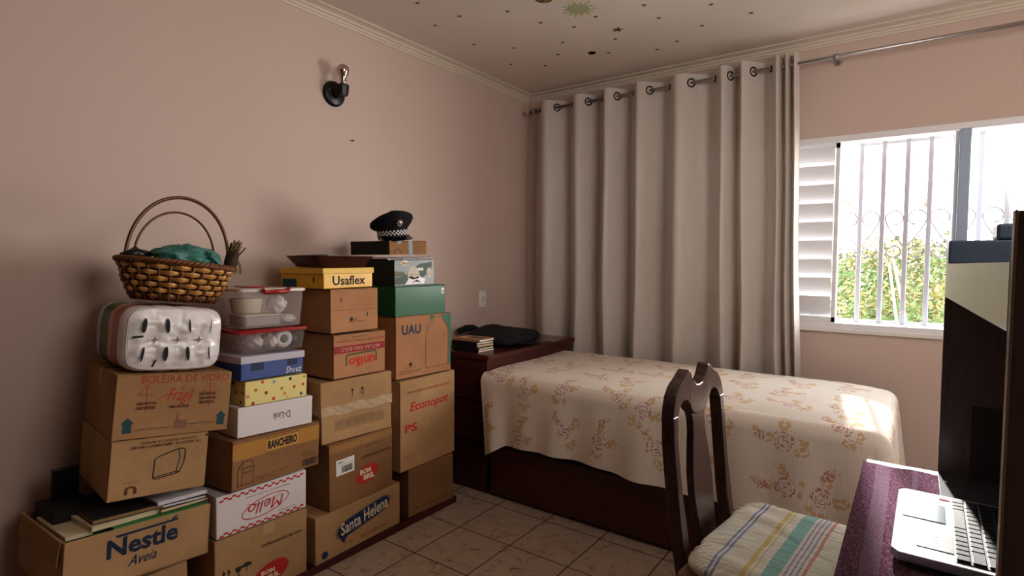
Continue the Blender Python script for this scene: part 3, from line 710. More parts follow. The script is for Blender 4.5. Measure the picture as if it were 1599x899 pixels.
# --- column 2
def bril(f, u, v, s=1, flip=False):
    f.disc(u, v, .036*s, REDINK, 1, ry=.020*s, a=.30)
    f.text('BOM', u-.075*s, v+.0, u+.055*s, v+.058*s, CREAMINK, k=2.5, bold=.05); f.text('BRIL', u-.045*s, v-.068*s, u+.095*s, v-.008*s, CREAMINK, k=2.5, bold=.05)
def fr_bb1(f):
    f.text('CONTÉM 8 UNIDADES COM 14 CADA', .47, .66, .94, .715, INK, bold=.015)
    for u in (.09, .14): f.line([(u, .38), (u, .53)], .0045, INK); f.poly([(u-.02, .50), (u+.02, .50), (u, .56)], INK)
    f.line([(.07, .37), (.16, .37)], .003, INK)
    f.poly([(.20, .53), (.27, .53), (.262, .47), (.24, .45), (.24, .41), (.262, .39), (.208, .39), (.23, .41), (.23, .45), (.208, .47)], INK)
    f.poly([(.32+.055*math.cos(R(a)), .49+.06*math.sin(R(a))) for a in range(0, 181, 20)], INK); f.line([(.32, .49), (.32, .42)], .003, INK)
    f.disc(.575, .23, .078, REDINK, 1, ry=.044, a=.25); f.text('BOM', .47, .24, .62, .31, CREAMINK, k=2.5, bold=.05); f.text('BRIL', .50, .15, .68, .22, CREAMINK, k=2.5, bold=.05)
    f.rect(.49, .84, .62, 1.0, TAPE2, 2)
carton((-2.430, .166, .370, .262, -.4, -.7), .38, K1, 'bottom tan box with a red oval emblem and pale tape, under the white box', fr_bb1, tape=TAPE2)
WCARD = M('white_card', (222, 214, 212), .6, .04, 10); 
def fr_mel(f):
    n = 11
    for i in range(n):
        u = .03+i*.085
        for v in (.02, .86): f.rect(u, v+.05*(i % 2)*.0, u+.0425, v+.045, REDINK); f.rect(u+.0425, v+.045, u+.085 if u+.085 < 1 else 1, v+.09, REDINK)
    f.disc(.52, .44, .095, REDINK, 1, ry=.033, a=.16, ring=.0032, n=32); f.text('Mello', .32, .30, .72, .58, REDINK, k=1.5, flip=True, shear=.3, bold=-.0)
    f.line([(.30, .60), (.45, .52), (.70, .60)], .0018, REDINK)
    f.text('EMPILHAMENTO MAXIMO CAIXAS', .30, .76, .80, .79, INK, flip=True); f.text('CAIXAS DE PAPEL', .40, .50, .65, .53, INK, flip=True, k=2); f.text('PRODUTO FRAGIL', .66, .15, .86, .18, INK, flip=True)
carton((-2.425, .379, .360, .152, -.2, -.7), .38, WCARD, 'white box with red checked borders and a red oval', fr_mel, seam=False)
OCH = M('ochre_print', (178, 130, 62), .7, .08)
def fr_ran(f):
    f.rect(.003, .60, .997, .93, OCH); f.frame(.345, .62, .735, .90, .0022, BLACK, 2); f.rect(.345, .62, .735, .90, M('ochre_print_light', (196, 148, 78), .7), 1.4)
    f.text('RANCHEIRO', .37, .67, .71, .85, BLACK, k=2.5, bold=.045); f.text('CAFÉ', .50, .93, .60, .975, REDINK)
    f.line([(.06, .08), (.06, .42), (.11, .55), (.20, .55), (.22, .42), (.22, .08), (.06, .08)], .0025, BLACK); f.line([(.11, .55), (.105, .42), (.22, .42)], .0022, BLACK); f.line([(.06, .42), (.105, .42), (.10, .08)], .0022, BLACK); f.text('RANCHEIRO', .12, .30, .21, .34, BLACK)
    f.text('Café Rancheiro', .24, .125, .40, .165, INK); f.text('Café Torrado e Moido', .42, .15, .62, .18, INK); f.text('CONTÉM 10 PACOTES', .24, .07, .50, .10, INK)
    f.text('EMPILHAMENTO', .79, .33, .93, .36, INK); f.text('PRODUTO CAFE', .79, .27, .95, .30, INK); f.barcode(.79, .06, .97, .21, BLACK, n=22)
carton((-2.362, .549, .395, .180, 6.5, -2.8), .37, K3, 'brown box with an ochre band and a small drawn packet', fr_ran, tape=TAPE)
def fr_dl(f): f.text('D-Link', .44, .38, .68, .62, M('grey_print', (120, 112, 110), .7), flip=True, bold=.01)
carton((-2.368, .700, .310, .111, -.2, -2.1), .28, WCARD, 'plain white flat box with small grey upside-down lettering', fr_dl, seam=False, flap=False)
DOTB = M('cream_dotted_card', (226, 210, 140), .6, .04)
def fr_dot(f):
    cs = [(.16, .62, (206, 112, 40)), (.32, .44, (140, 48, 36)), (.44, .86, (128, 150, 170)), (.57, .52, (150, 140, 40)), (.71, .88, (40, 30, 40)), (.78, .50, (196, 66, 38)), (.95, .88, (184, 176, 60)), (.04, .40, (214, 132, 120)), (.44, .14, (204, 72, 44)), (.90, .15, (70, 90, 120)), (.66, .10, (214, 190, 120)), (.12, .08, (150, 56, 40)), (.93, .55, (200, 80, 50)), (.26, .92, (200, 90, 60)), (.62, .28, (210, 140, 60))]
    for u, v, c in cs: f.disc(u, v, .0065, M('dot_%d_%d_%d' % c, c, .6), 1)
carton((-2.365, .803, .262, .090, 1.8, -1.9), .26, DOTB, 'cream box with coloured polka dots, under the blue box', fr_dot, side=fr_dot, seam=False, flap=False)
# blue shoe box with lid
P = (-2.379, .899, .270, .088, 5.0, -2.1); loc, rot = pose(*P, .24)
BLUEC = M('blue_card', (62, 84, 140), .5, .08, coat=.15); GREYL = M('grey_white_lid', (186, 180, 190), .5, .06)
t = thing('shoe_box', 'blue shoe box with a pale grey lid', 'box', loc, rot, 'stacked boxes along the wall')
m = MB(); m.box2((-.12, -.135, 0), (.12, .135, .085), BLUEC, bevel=.003); f = Face(m, (.12, -.135, 0), (0, 1, 0), (0, 0, 1), .27, .088)
f.rect(.14, .38, .34, .72, NAVYINK); f.rect(.72, .42, .90, .72, NAVYINK); f.text('Shoez', .70, .08, .97, .36, WHITE, shear=.2, bold=-.005); m.build('body', t)
m = MB(); m.box2((-.124, -.139, .062), (.124, .139, .089), GREYL, bevel=.002); m.build('lid', t)

# clear plastic tubs
def tub(P, D, label, plast, lidm, name='plastic_tub'):
    y, z, w, h, yaw, roll = P; loc, rot = pose(*P, D)
    t = thing(name, label, 'storage tub', loc, rot, 'clear plastic tubs')
    m = MB(); tp, bt = 1.0, .93; th = .002
    def ring(k, zz, inset=0):
        a, b = D/2*k-inset, w/2*k-inset; r_ = .018; pts = []
        for cx, cy_, a0 in ((a-r_, b-r_, 0), (-a+r_, b-r_, 90), (-a+r_, -b+r_, 180), (a-r_, -b+r_, 270)):
            for q in range(0, 91, 18): pts.append((cx+r_*math.cos(R(a0+q)), cy_+r_*math.sin(R(a0+q)), zz))
        return pts
    def loft(A, B, mt):
        n = len(A); va = [m.bm.verts.new(p) for p in A]; vb = [m.bm.verts.new(p) for p in B]; k = m.mi(mt)
        for i in range(n): f = m.bm.faces.new((va[i], va[(i+1) % n], vb[(i+1) % n], vb[i])); f.material_index = k; f.smooth = True
    loft(ring(bt, .002), ring(tp, h-.014), plast); m.poly(ring(bt, .002)[::-1], plast)
    loft(ring(tp, h-.014), ring(tp*1.03, h-.012), plast); loft(ring(tp*1.03, h-.012), ring(tp*1.03, h-.006), plast)
    m.build('tub', t)
    m = MB(); loft(ring(1.045, h-.012), ring(1.045, h-.002), lidm); m.poly(ring(1.045, h-.002), lidm); loft(ring(1.045, h-.002), ring(.95, h+.001), lidm); m.poly(ring(.95, h-.004), lidm)
    m.build('lid', t); return t, loc, rot
CLR = glassy('clear_plastic', (222, 214, 210), .24); CLRD = glassy('smoky_clear_plastic', (176, 160, 156), .26)
REDL = M('red_plastic', (158, 34, 32), .3, .08, coat=.3); WLID = glassy('milky_lid_plastic', (222, 208, 196), .8, .3)
def inside(loc, rot, mb, name, c, label, cat, rz=0, group=None):
    o = mb.build(name); o.matrix_world = Matrix.Translation(loc) @ Euler(rot).to_matrix().to_4x4() @ Matrix.Translation(c) @ Matrix.Rotation(rz, 4, 'Z'); return tag(o, label, cat, group)
CREAMP = M('cream_plastic', (216, 202, 178), .5); GREYP = M('grey_plastic', (134, 122, 122), .5); BAGM = M('crinkled_clear_bag', (206, 200, 198), .25, .25, 30, bump=1, bscale=60)
t, lo, ro = tub((-2.377, .996, .275, .088, -3.2, -.2), .23, 'clear tub with a dark red lid, below the red-handled one', CLRD, REDL)
def bagmesh(r, seed):
    m = MB()
    def fn(u, v):
        th, ph = 2*PI*u, PI*(v*.998+.001); d = Vector((math.sin(ph)*math.cos(th), math.sin(ph)*math.sin(th), math.cos(ph)))
        k = 1+.35*noise.noise(d*4+Vector((seed, 0, 0))); return Vector((d.x*r[0], d.y*r[1], d.z*r[2]))*k
    m.grid(fn, 30, 16, BAGM, cu=True); return m
m = MB(); m.lathe([(.012, -.02), (.034, -.02), (.034, .02), (.012, .02), (.012, -.02)], PAPERW, Matrix.Rotation(R(90), 4, 'Y'), 28); m.lathe([(.0, -.0205), (.016, -.0205), (.016, .0205), (0, .0205)], M('green_core', (96, 110, 92), .6), Matrix.Rotation(R(90), 4, 'Y'), 20); inside(lo, ro, m, 'tape_roll', (.075, .052, .042), 'white roll with a greenish core inside the dark-red-lidded tub', 'roll')
inside(lo, ro, bagmesh((.05, .035, .03), 3), 'plastic_bag', (.055, -.055, .036), 'crumpled clear bag at the left inside the dark-red-lidded tub', 'bag')
inside(lo, ro, bagmesh((.04, .028, .03), 8), 'plastic_bag', (.065, .005, .036), 'crumpled clear bag beside the roll inside the dark-red-lidded tub', 'bag')
m = MB(); m.lathe([(0, -.012), (.03, -.012), (.032, 0), (.03, .012), (0, .012)], BLKPL, Matrix.Rotation(R(80), 4, 'Y'), 24); inside(lo, ro, m, 'cable_coil', (.07, .100, .035), 'black coil at the right inside the dark-red-lidded tub', 'coil')
t, lo, ro = tub((-2.374, 1.119, .265, .150, .4, -.8), .24, 'clear tub with a milky lid and red clip handle, topmost of its column', CLR, WLID)
m = MB(); m.tube([(.128, -.055, .146), (.136, -.045, .136), (.138, 0, .138), (.136, .045, .138), (.128, .055, .148)], .0085, REDL, 10); m.build('handle', t)
m = MB(); m.tube([(-.128, -.055, .146), (-.136, -.045, .136), (-.138, 0, .138), (-.136, .045, .138), (-.128, .055, .148)], .0085, REDL, 10); m.build('handle', t)
m = MB(); m.box((0, -.02, .153), (.10, .09, .004), REDL, bevel=.0015); m.build('latch', t)
m = MB(); m.box((0, 0, .019), (.12, .14, .038), GREYP, bevel=.005); m.box((0, 0, .040), (.126, .146, .004), CREAMP, bevel=.001); inside(lo, ro, m, 'food_container', (.03, -.025, .006), 'grey lidded container inside the red-handled tub', 'container')
m = MB(); m.lathe([(.0, 0), (.05, 0), (.058, .05), (.06, .052), (.0, .052)], CREAMP, None, 28); inside(lo, ro, m, 'plastic_bowl', (.02, -.055, .055), 'cream round pot inside the red-handled tub', 'pot')
inside(lo, ro, bagmesh((.035, .035, .034), 5), 'plastic_bag', (.06, .045, .085), 'crumpled clear bag upright inside the red-handled tub', 'bag')
inside(lo, ro, bagmesh((.04, .032, .016), 12), 'plastic_bag', (.055, .088, .026), 'flattened clear bag inside the red-handled tub', 'bag')

# --- column 3
def fr_sh(f):
    NV = M('navy_print', (38, 56, 90), .55); 
    def cloud(k):
        pts = []
        for i in range(48):
            a = 2*PI*i/48; rx = .335*k; ry = .25*k*(.86+.20*math.cos(2*a)); x = rx*math.copysign(abs(math.cos(a))**.8, math.cos(a)); y = ry*math.sin(a)+x*.34
            pts.append((.545+x, .585+y*1.15))
        return pts
    f.poly(cloud(1.0), M('tan_print', (150, 116, 82), .7), 1); f.poly(cloud(.92), NV, 2); f.poly([(.24, .42), (.30, .20), (.36, .36)], NV, 2)
    f.line(cloud(.93), .0016, M('tan_print', (150, 116, 82), .7), 3, True)
    mt = f; U0 = f.U; V0 = f.V; a = .14
    f2 = Face(f.mb, f.o, f.U, f.V, f.w, f.h); rU = (f.U*math.cos(a)+f.V*math.sin(a)); rV = (f.V*math.cos(a)-f.U*math.sin(a)); c = f.p(.55, .60, 4)
    g = Matrix((rU, rV, f.N)).transposed().to_4x4(); g.translation = c; f.mb.text('Santa Helena', CREAMINK, g, .275, .055, bold=.02, shear=.12)
    f.text('MIX DE AMENDOIM', .50, .12, .80, .19, M('faint_ink', (140, 104, 72), .8), bold=.02); f.text('P A', .31, .12, .40, .22, M('faint_ink', (140, 104, 72), .8)); f.disc(.10, .14, .016, NV, 1)
carton((-1.970, .135, .481, .200, 1.6, 0), .38, K1, 'wide bottom box with a navy peanut-shaped emblem', fr_sh)
def fr_bb2(f):
    f.rect(.0, .86, 1, .97, TAPE, 1); f.text('CONTÉM 8 UNIDADES COM 14 CADA', .47, .63, .97, .68, INK, bold=.015); f.text('LAVAR ANTES', .57, .80, .83, .825, INK)
    f.rect(.10, .50, .37, .74, WHITE, 1); f.barcode(.18, .53, .34, .63, BLACK, 2); f.text('14893', .12, .68, .20, .71, BLACK, k=2); f.line([(.12, .655), (.35, .655)], .001, BLACK, 2)
    f.disc(.575, .37, .066, REDINK, 1, ry=.040, a=.22); f.text('BOM', .455, .38, .63, .46, CREAMINK, k=2.5, bold=.05); f.text('BRIL', .51, .28, .69, .365, CREAMINK, k=2.5, bold=.05)
carton((-1.958, .379, .362, .285, 2.1, 0.1), .38, K3, 'brown box with a red oval emblem and a white barcode label', fr_bb2, tape=TAPE)
P = (-1.980, .657, .360, .263, -5.7, .6); loc, rot = pose(*P, .36)
t = thing('lidded_carton', 'two-part tan carton wrapped round the middle with shiny tape', 'box', loc, rot, 'stacked boxes along the wall')
m = MB(); m.box2((-.178, -.178, 0), (.178, .178, .16), K1, bevel=.0028); f = Face(m, (.178, -.178, 0), (0, 1, 0), (0, 0, 1), .356, .263)
for k in range(4): f.text('PRODUTO ALIMENTICIO EMPILHAMENTO MAXIMO DE CAIXAS', .18, .20+.035*k, .88, .22+.035*k, INK)
f.frame(.17, .18, .89, .345, .0012, INK); m.build('body', t)
m = MB(); m.box2((-.18, -.18, .135), (.18, .18, .263), K1, bevel=.0028); f = Face(m, (.18, -.18, 0), (0, 1, 0), (0, 0, 1), .36, .263)
for u in (.42, .56): f.line([(u, .70), (u, .78)], .004, INK); f.disc(u, .80, .006, INK)
f.disc(.56, .76, .012, INK, ring=.002); f.text('Fragil', .40, .66, .48, .675, INK); f.text('Reciclavel', .53, .66, .61, .675, INK); m.build('lid', t)
SHT = M('shiny_clear_tape', (196, 172, 144), .12, .3, 20, bump=.5, bscale=50, coat=.5)
m = MB()
for j, (a, b, c, d) in enumerate((((.1815, -.18), (.1815, .18), 0, 0), ((-.18, -.1815), (.18, -.1815), 0, 0))):
    m.grid(lambda u, v: (a[0]+(b[0]-a[0])*u+(.0008*math.sin(40*u+8*v) if j == 0 else 0), a[1]+(b[1]-a[1])*u+(.001*math.sin(30*u) if j == 1 else 0)-(0.0), .116+.040*v+.004*math.sin(16*u)), 50, 6, SHT)
m.build('tape', t)
def fr_un(f):
    f.text('MAÇÃ COM CANELA - BANANA', .06, .80, .96, .88, PINKINK, flip=True, bold=.005); f.rect(0, .57, 1, .74, M('magenta_print', (158, 44, 54), .7), 1); f.text('MISTURA PARA BOLO', .13, .61, .88, .70, M('tan_reversed_print', (190, 150, 116), .7), k=2, flip=True, bold=.01)
    f.text('união', .27, .22, .79, .44, M('orange_print', (196, 66, 30), .7), flip=True, bold=.035)
    pts = [(.23, .26)]+[(.23+.03*(1-math.cos(a)), .46+.06*math.sin(a)) for a in (0, .5, 1, 1.57)]+[(.74, .54)]+[(.77+.04*math.sin(a), .50+.04*math.cos(a)) for a in (0, .5, 1, 1.57)]+[(.81, .30)]
    f.line(pts, .0055, GREENINK); f.text('PRODUZIDO POR', .35, .91, .62, .94, INK)
carton((-1.966, .889, .289, .186, 1.3, -.6), .34, K4, 'box with a magenta band and an upside-down red word under a green line', fr_un)
def fr_hc(f):
    f.disc(.42, .29, .009, INK); f.text('ABPO', .46, .27, .56, .31, INK); f.text('CARTONAGEM INDUSTRIAL', .36, .225, .70, .245, INK); f.line([(.36, .22), (.71, .235)], .0014, INK)
    f.line([(0, .52), (.98, .50)], .0012, BROWNINK); f.disc(.21, .76, .003, BLACK, ry=.008); f.disc(.76, .38, .003, BLACK, ry=.010)
carton((-1.994, 1.086, .256, .186, .5, 0), .33, K4, 'plain brown box with faint small print, under the yellow shoe box', fr_hc)
P = (-2.022, 1.226, .272, .086, 1.9, .5); loc, rot = pose(*P, .30); YELC = M('yellow_card', (222, 172, 38), .5, .06, coat=.15)
t = thing('shoe_box', 'bright yellow shoe box with a large black word', 'box', loc, rot, 'stacked boxes along the wall')
m = MB(); m.box2((-.146, -.132, 0), (.146, .132, .08), YELC, bevel=.003); f = Face(m, (.146, -.132, 0), (0, 1, 0), (0, 0, 1), .264, .086)
f.text('Usaflex', .17, .16, .84, .62, BLACK, bold=.02); s = Face(m, (-.146, -.132, 0), (1, 0, 0), (0, 0, 1), .292, .086); s.disc(.78, .45, .006, BLACK, ry=.012); s.rect(.04, .05, .38, .45, TEALINK); m.build('body', t)
m = MB(); m.box2((-.151, -.138, .062), (.151, .138, .087), M('yellow_lid_card', (226, 184, 78), .5, .05), bevel=.002); m.build('lid', t)
# tray with things on it
TRW = wood('tray_wood', (52, 22, 18), (74, 34, 26), .35)
t = thing('wooden_tray', 'dark reddish wooden tray on top of the yellow shoe box', 'tray', (.325, -2.025, 1.272))
m = MB()
def trf(u, v):
    a = 2*PI*u; n = 6; c, s_ = math.cos(a), math.sin(a); k = (abs(c)**n+abs(s_)**n)**(-1/n)
    st = [(0, .004), (.78, .004), (1, .046), (1.03, .048), (1.0, .042), (.78, .0), (0, 0)][int(round(v*6))]
    return (k*c*.125*st[0], k*s_*.158*st[0], st[1])
m.grid(trf, 64, 6, TRW, cu=True, smooth=False); m.build('body', t)
m = MB(); m.box((0, 0, .010), (.035, .050, .022), M('white_glazed', (214, 208, 204), .4), bevel=.006); o = m.build('white_adapter', loc=(.36, -1.96, 1.298)); tag(o, 'small white plastic block on the wooden tray', 'adapter')
m = MB(); m.box((0, 0, .02), (.05, .07, .044), PAPER, bevel=.01); o = m.build('cream_pouch', loc=(.37, -2.03, 1.280)); tag(o, 'cream pouch on the wooden tray behind the white block', 'pouch')
m = MB(); m.box((0, 0, .018), (.09, .11, .034), BLKPL, bevel=.004); o = m.build('black_folder', loc=(.28, -2.09, 1.290)); o.rotation_euler = (R(3), 0, .1); tag(o, 'flat black folder on the left of the wooden tray', 'folder')

# --- column 4
def fr_lo(f): f.text('Caixa de papelão ondulado', .10, .10, .92, .16, BROWNINK, bold=.01)
carton((-1.517, .157, .311, .243, -3.0, 0), .36, K3, 'plain dark brown box on the platform nearest the bed', fr_lo)
def fr_ec(f):
    f.text('EMPILHAMENTO MAXIMO 8 CAIXAS', .12, .845, .90, .875, PINKINK, bold=.01); f.text('Econopot', .16, .615, .87, .745, REDINK, bold=.025, shear=.22)
    f.text('PS', .08, .42, .29, .51, REDINK, bold=.03); f.line([(.06, .535), (.29, .545)], .0012, PINKINK)
    for u in (.09, .145, .215, .27): f.rect(u-.008, .418, u+.018, .424, REDINK)
    f.text('VÁLIDO ATÉ', .07, .155, .24, .175, PINKINK); f.text('12/24', .07, .12, .24, .14, PINKINK); f.text('Termoplásticos', .73, .18, .93, .20, M('faint_ink2', (160, 120, 90), .8)); f.text('Ltda', .75, .15, .88, .165, M('faint_ink2', (160, 120, 90), .8))
carton((-1.537, .502, .399, .442, 1.1, 0), .38, K1, 'tallest tan box with large red italic lettering beside the chest', fr_ec)
GRP = M('sea_green_print', (74, 116, 96), .7, .1)
def fr_ua(f):
    bl = [(.52, .12), (.515, .55), (.53, .72), (.58, .82), (.66, .88), (.67, .95), (.83, .95), (.84, .88), (.91, .80), (.94, .70), (.945, .45), (.93, .12)]
    f.poly([(.60, .99), (.60, .90), (.66, .92), (.67, .99)], GRP); f.poly([(.84, .99), (.84, .90), (.93, .80), (.955, .66), (.955, .30), (.94, .10), (.995, .14), (.995, .99)], GRP)
    f.line(bl, .0016, INK, 2); f.line([(.52, .12), (.58, .105), (.64, .125), (.70, .105), (.78, .125), (.86, .11), (.93, .12)], .0018, INK, 2); f.disc(.86, .62, .006, INK, 2, ry=.018, ring=.0015)
    f.text('UAU', .10, .70, .43, .86, M('blue_black_print', (34, 44, 66), .6), bold=.03); f.disc(.25, .215, .010, INK); f.text('RECICLE', .16, .155, .34, .175, INK); f.text('CAIXA DE PAPELAO ONDULADO', .06, .10, .43, .12, INK); f.text('PRODUTO DE LIMPEZA', .06, .07, .40, .085, INK)
carton((-1.567, .883, .365, .302, -3.6, -.1), .38, K4, 'brown box with a drawn bottle outline and green corners', fr_ua)
GRC = M('green_card', (34, 96, 60), .5, .08, coat=.15)
def fr_gr(f): f.rect(.92, .68, .975, .88, WHITE); f.rect(.935, .72, .955, .82, INK, 2)
carton((-1.590, 1.108, .328, .147, -2.9, .3), .34, GRC, 'plain green box with a tiny white label in its corner', fr_gr, seam=False)
DG = M('dark_green_pack_print', (30, 44, 38), .4, .2, coat=.2); DG2 = M('mid_green_pack_print', (56, 74, 60), .5, .2); OL = M('olive_pack_print', (92, 86, 48), .5, .2)
def fr_eg(f):
    f.rect(0, .0, 1, .94, DG, 1); f.poly([(.0, .30), (.30, .42), (.62, .80), (.95, .88), (.95, .60), (.80, .40), (.60, .10), (.0, .05)], DG2, 1.3); f.poly([(.0, .34), (.25, .40), (.25, .52), (.0, .55)], OL, 1.6)
    f.disc(.47, .38, .038, M('pale_photo_print', (196, 184, 164), .5, .2), 2, ry=.042); f.disc(.88, .46, .018, M('pale_photo_print', (196, 184, 164), .5, .2), 2, ry=.026)
    f.poly([(.25, .04), (.72, .04), (.78, .22), (.60, .34), (.45, .22), (.35, .28)], WHITE, 2.3); f.poly([(.40, .10), (.52, .13), (.66, .10), (.55, .20)], BLACK, 3); f.poly([(.33, .30), (.40, .36), (.50, .28), (.58, .34), (.62, .26), (.44, .22)], INK, 3)
    f.disc(.26, .84, .030, CREAMINK, 2, ry=.013); f.text('24 un', .16, .79, .37, .89, INK, k=3, bold=.02)
    for u in (.55, .62, .69): f.disc(u, .60, .008, WHITE, 2)
    f.rect(0, .40, 1, .41, BLACK, 3.2)
carton((-1.635, 1.248, .248, .128, -3.5, 1.2), .32, DG, 'dark green carton with a pale photo print and a cream oval', fr_eg, seam=False)
# crumpled white sheet on it
m = MB(); m.grid(lambda u, v: (-.17+.328*u, -.150+.285*v, .004+.006*abs(noise.noise(Vector((u*5, v*6, 0))))-.010*max(0, (u-.95)/.05)), 30, 30, PAPERW)
o = m.build('plastic_sheet', loc=(.295, -1.637, 1.3125)); o.rotation_euler = (R(1.2), 0, R(-3.5)); tag(o, 'wrinkled white plastic sheet lying on the dark green carton', 'sheet')
BLT = M('blue_tape', (52, 96, 112), .4)
def fr_ca(f):
    f.rect(.50, 0, .60, 1, BLT, 1); f.rect(.20, .78, .31, 1, BLT, 1); f.frame(.70, .28, .90, .55, .002, BROWNINK); f.line([(.12+.09*(1-math.cos(a)), .08+.32*math.sin(a)) for a in [PI*k/10 for k in range(11)]], .003, BLACK)
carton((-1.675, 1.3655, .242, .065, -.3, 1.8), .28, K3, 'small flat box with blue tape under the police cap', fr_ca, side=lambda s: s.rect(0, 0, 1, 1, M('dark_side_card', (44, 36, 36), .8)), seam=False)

# peaked cap
cap = thing('peaked_cap', 'black peaked police cap with chequered band and silver badge', 'cap', (.37, -1.70, 1.408), (R(6.5), 0, R(-20)))
FELT = M('black_felt', (20, 20, 26), .9, .15)
m = MB()
def capf(u, v):
    a = 2*PI*u; c = math.cos(a)  # c=1 at the front
    rs = [(.088, .0), (.090, .045), (.094, .050), (.116, .066), (.129, .082), (.127, .092), (.110, .099), (.06, .104), (.0, .106)][int(round(v*8))]
    lift = (.036*c)*min(1, max(0, (rs[1]-.045)/.03)); fwd = .012*c*0
    k = 1+.05*c*(rs[1] > .06)
    return (rs[0]*k*c*1.02, rs[0]*math.sin(a)*.95, rs[1]+lift)
m.grid(capf, 64, 8, FELT, cu=True); m.build('crown', cap)
m = MB(); kw, kb = m.mi(M('band_white', (220, 216, 210), .6)), m.mi(FELT); n = 52
for j in range(3):
    for i in range(n):
        a, b = 2*PI*i/n, 2*PI*(i+1)/n; z0, z1 = .016+j*.0085, .0245+j*.0085; r_ = .0925
        f = m.bm.faces.new([m.bm.verts.new((r_*math.cos(q)*1.02, r_*math.sin(q)*.95, z)) for q, z in ((a, z0), (b, z0), (b, z1), (a, z1))]); f.material_index = kw if (i+j) % 2 else kb
m.build('chequered_band', cap)
m = MB(); PAT = M('patent_black', (16, 16, 20), .12, .05, coat=.8)
m.grid(lambda u, v: (lambda a: ((.090+.052*v*math.cos(a*.9)**.5)*math.cos(a)*1.02, (.090+.030*v*math.cos(a*.9)**.5)*math.sin(a)*.98, .018-.030*v*max(0, math.cos(a*.9))**.5))((u-.5)*R(150)), 30, 6, PAT); m.build('visor', cap)
m = MB(); m.prism([(.0, y, z) for y, z in star_pts(8, .0215, .015)], CHROME, (.004, 0, 0)); m.lathe([(0, .004), (.011, .004), (.009, .007), (0, .008)], CHROME, RY, 16)
o = m.build('badge', cap); o.location = (.119, 0, .076); o.rotation_euler = (0, R(22), 0)

cap.scale = (.84, .84, .95)
# ================================================================== CHEST AND BED
ZT = .782
t = thing('bedside_chest', 'dark mahogany chest between the stacked boxes and the bed', 'chest', (0, 0, 0))
m = MB(); m.box2((.03, -1.16, ZT-.028), (.535, -.19, ZT), TABWOOD, bevel=.004); m.build('top', t)
m = MB(); m.box2((.04, -1.145, .0), (.515, -.20, ZT-.028), DKWOOD, bevel=.003); m.build('carcass', t)
for k in range(3):
    d = MB(); z0 = .06+k*.23; d.box2((.055, -1.157, z0), (.50, -1.145, z0+.215), DKWOOD, bevel=.003); dr = d.build('drawer', t)
    d = MB(); d.lathe([(0, 0), (.008, 0), (.007, .01), (.013, .018), (.008, .025), (0, .026)], DKWOOD, Matrix.Translation((.28, -1.157, z0+.11)) @ Matrix.Rotation(R(90), 4, 'X'), 14); d.build('knob', dr)
t = thing('bed', 'low single bed with a dark mahogany base and drawer', 'bed', (.54, -1.16, 0))
BX0, BX1, BY0, BY1, BZ = .545, 2.335, -1.16, -.215, .705
m = MB(); L = BX1-BX0; W = BY1-BY0
m.box2((0, .02, .0), (L-.01, W, .30), DKWOOD, bevel=.003); m.box2((0, 0, .31), (L-.01, W, .47), DKWOOD, bevel=.004); m.build('base', t)
m = MB(); m.box2((.012, -.0, .025), (L-.03, .022, .295), DKWOOD, bevel=.003); d = m.build('drawer', t)
m = MB(); m.box2((.03, -.006, .27), (L-.05, .0, .29), DKWOOD, bevel=.002); m.build('handle', d)
m = MB(); m.box2((.02, .02, .47), (L-.02, W-.02, .69), WHITE, bevel=.05, seg=4, smooth=True); m.build('mattress', t)

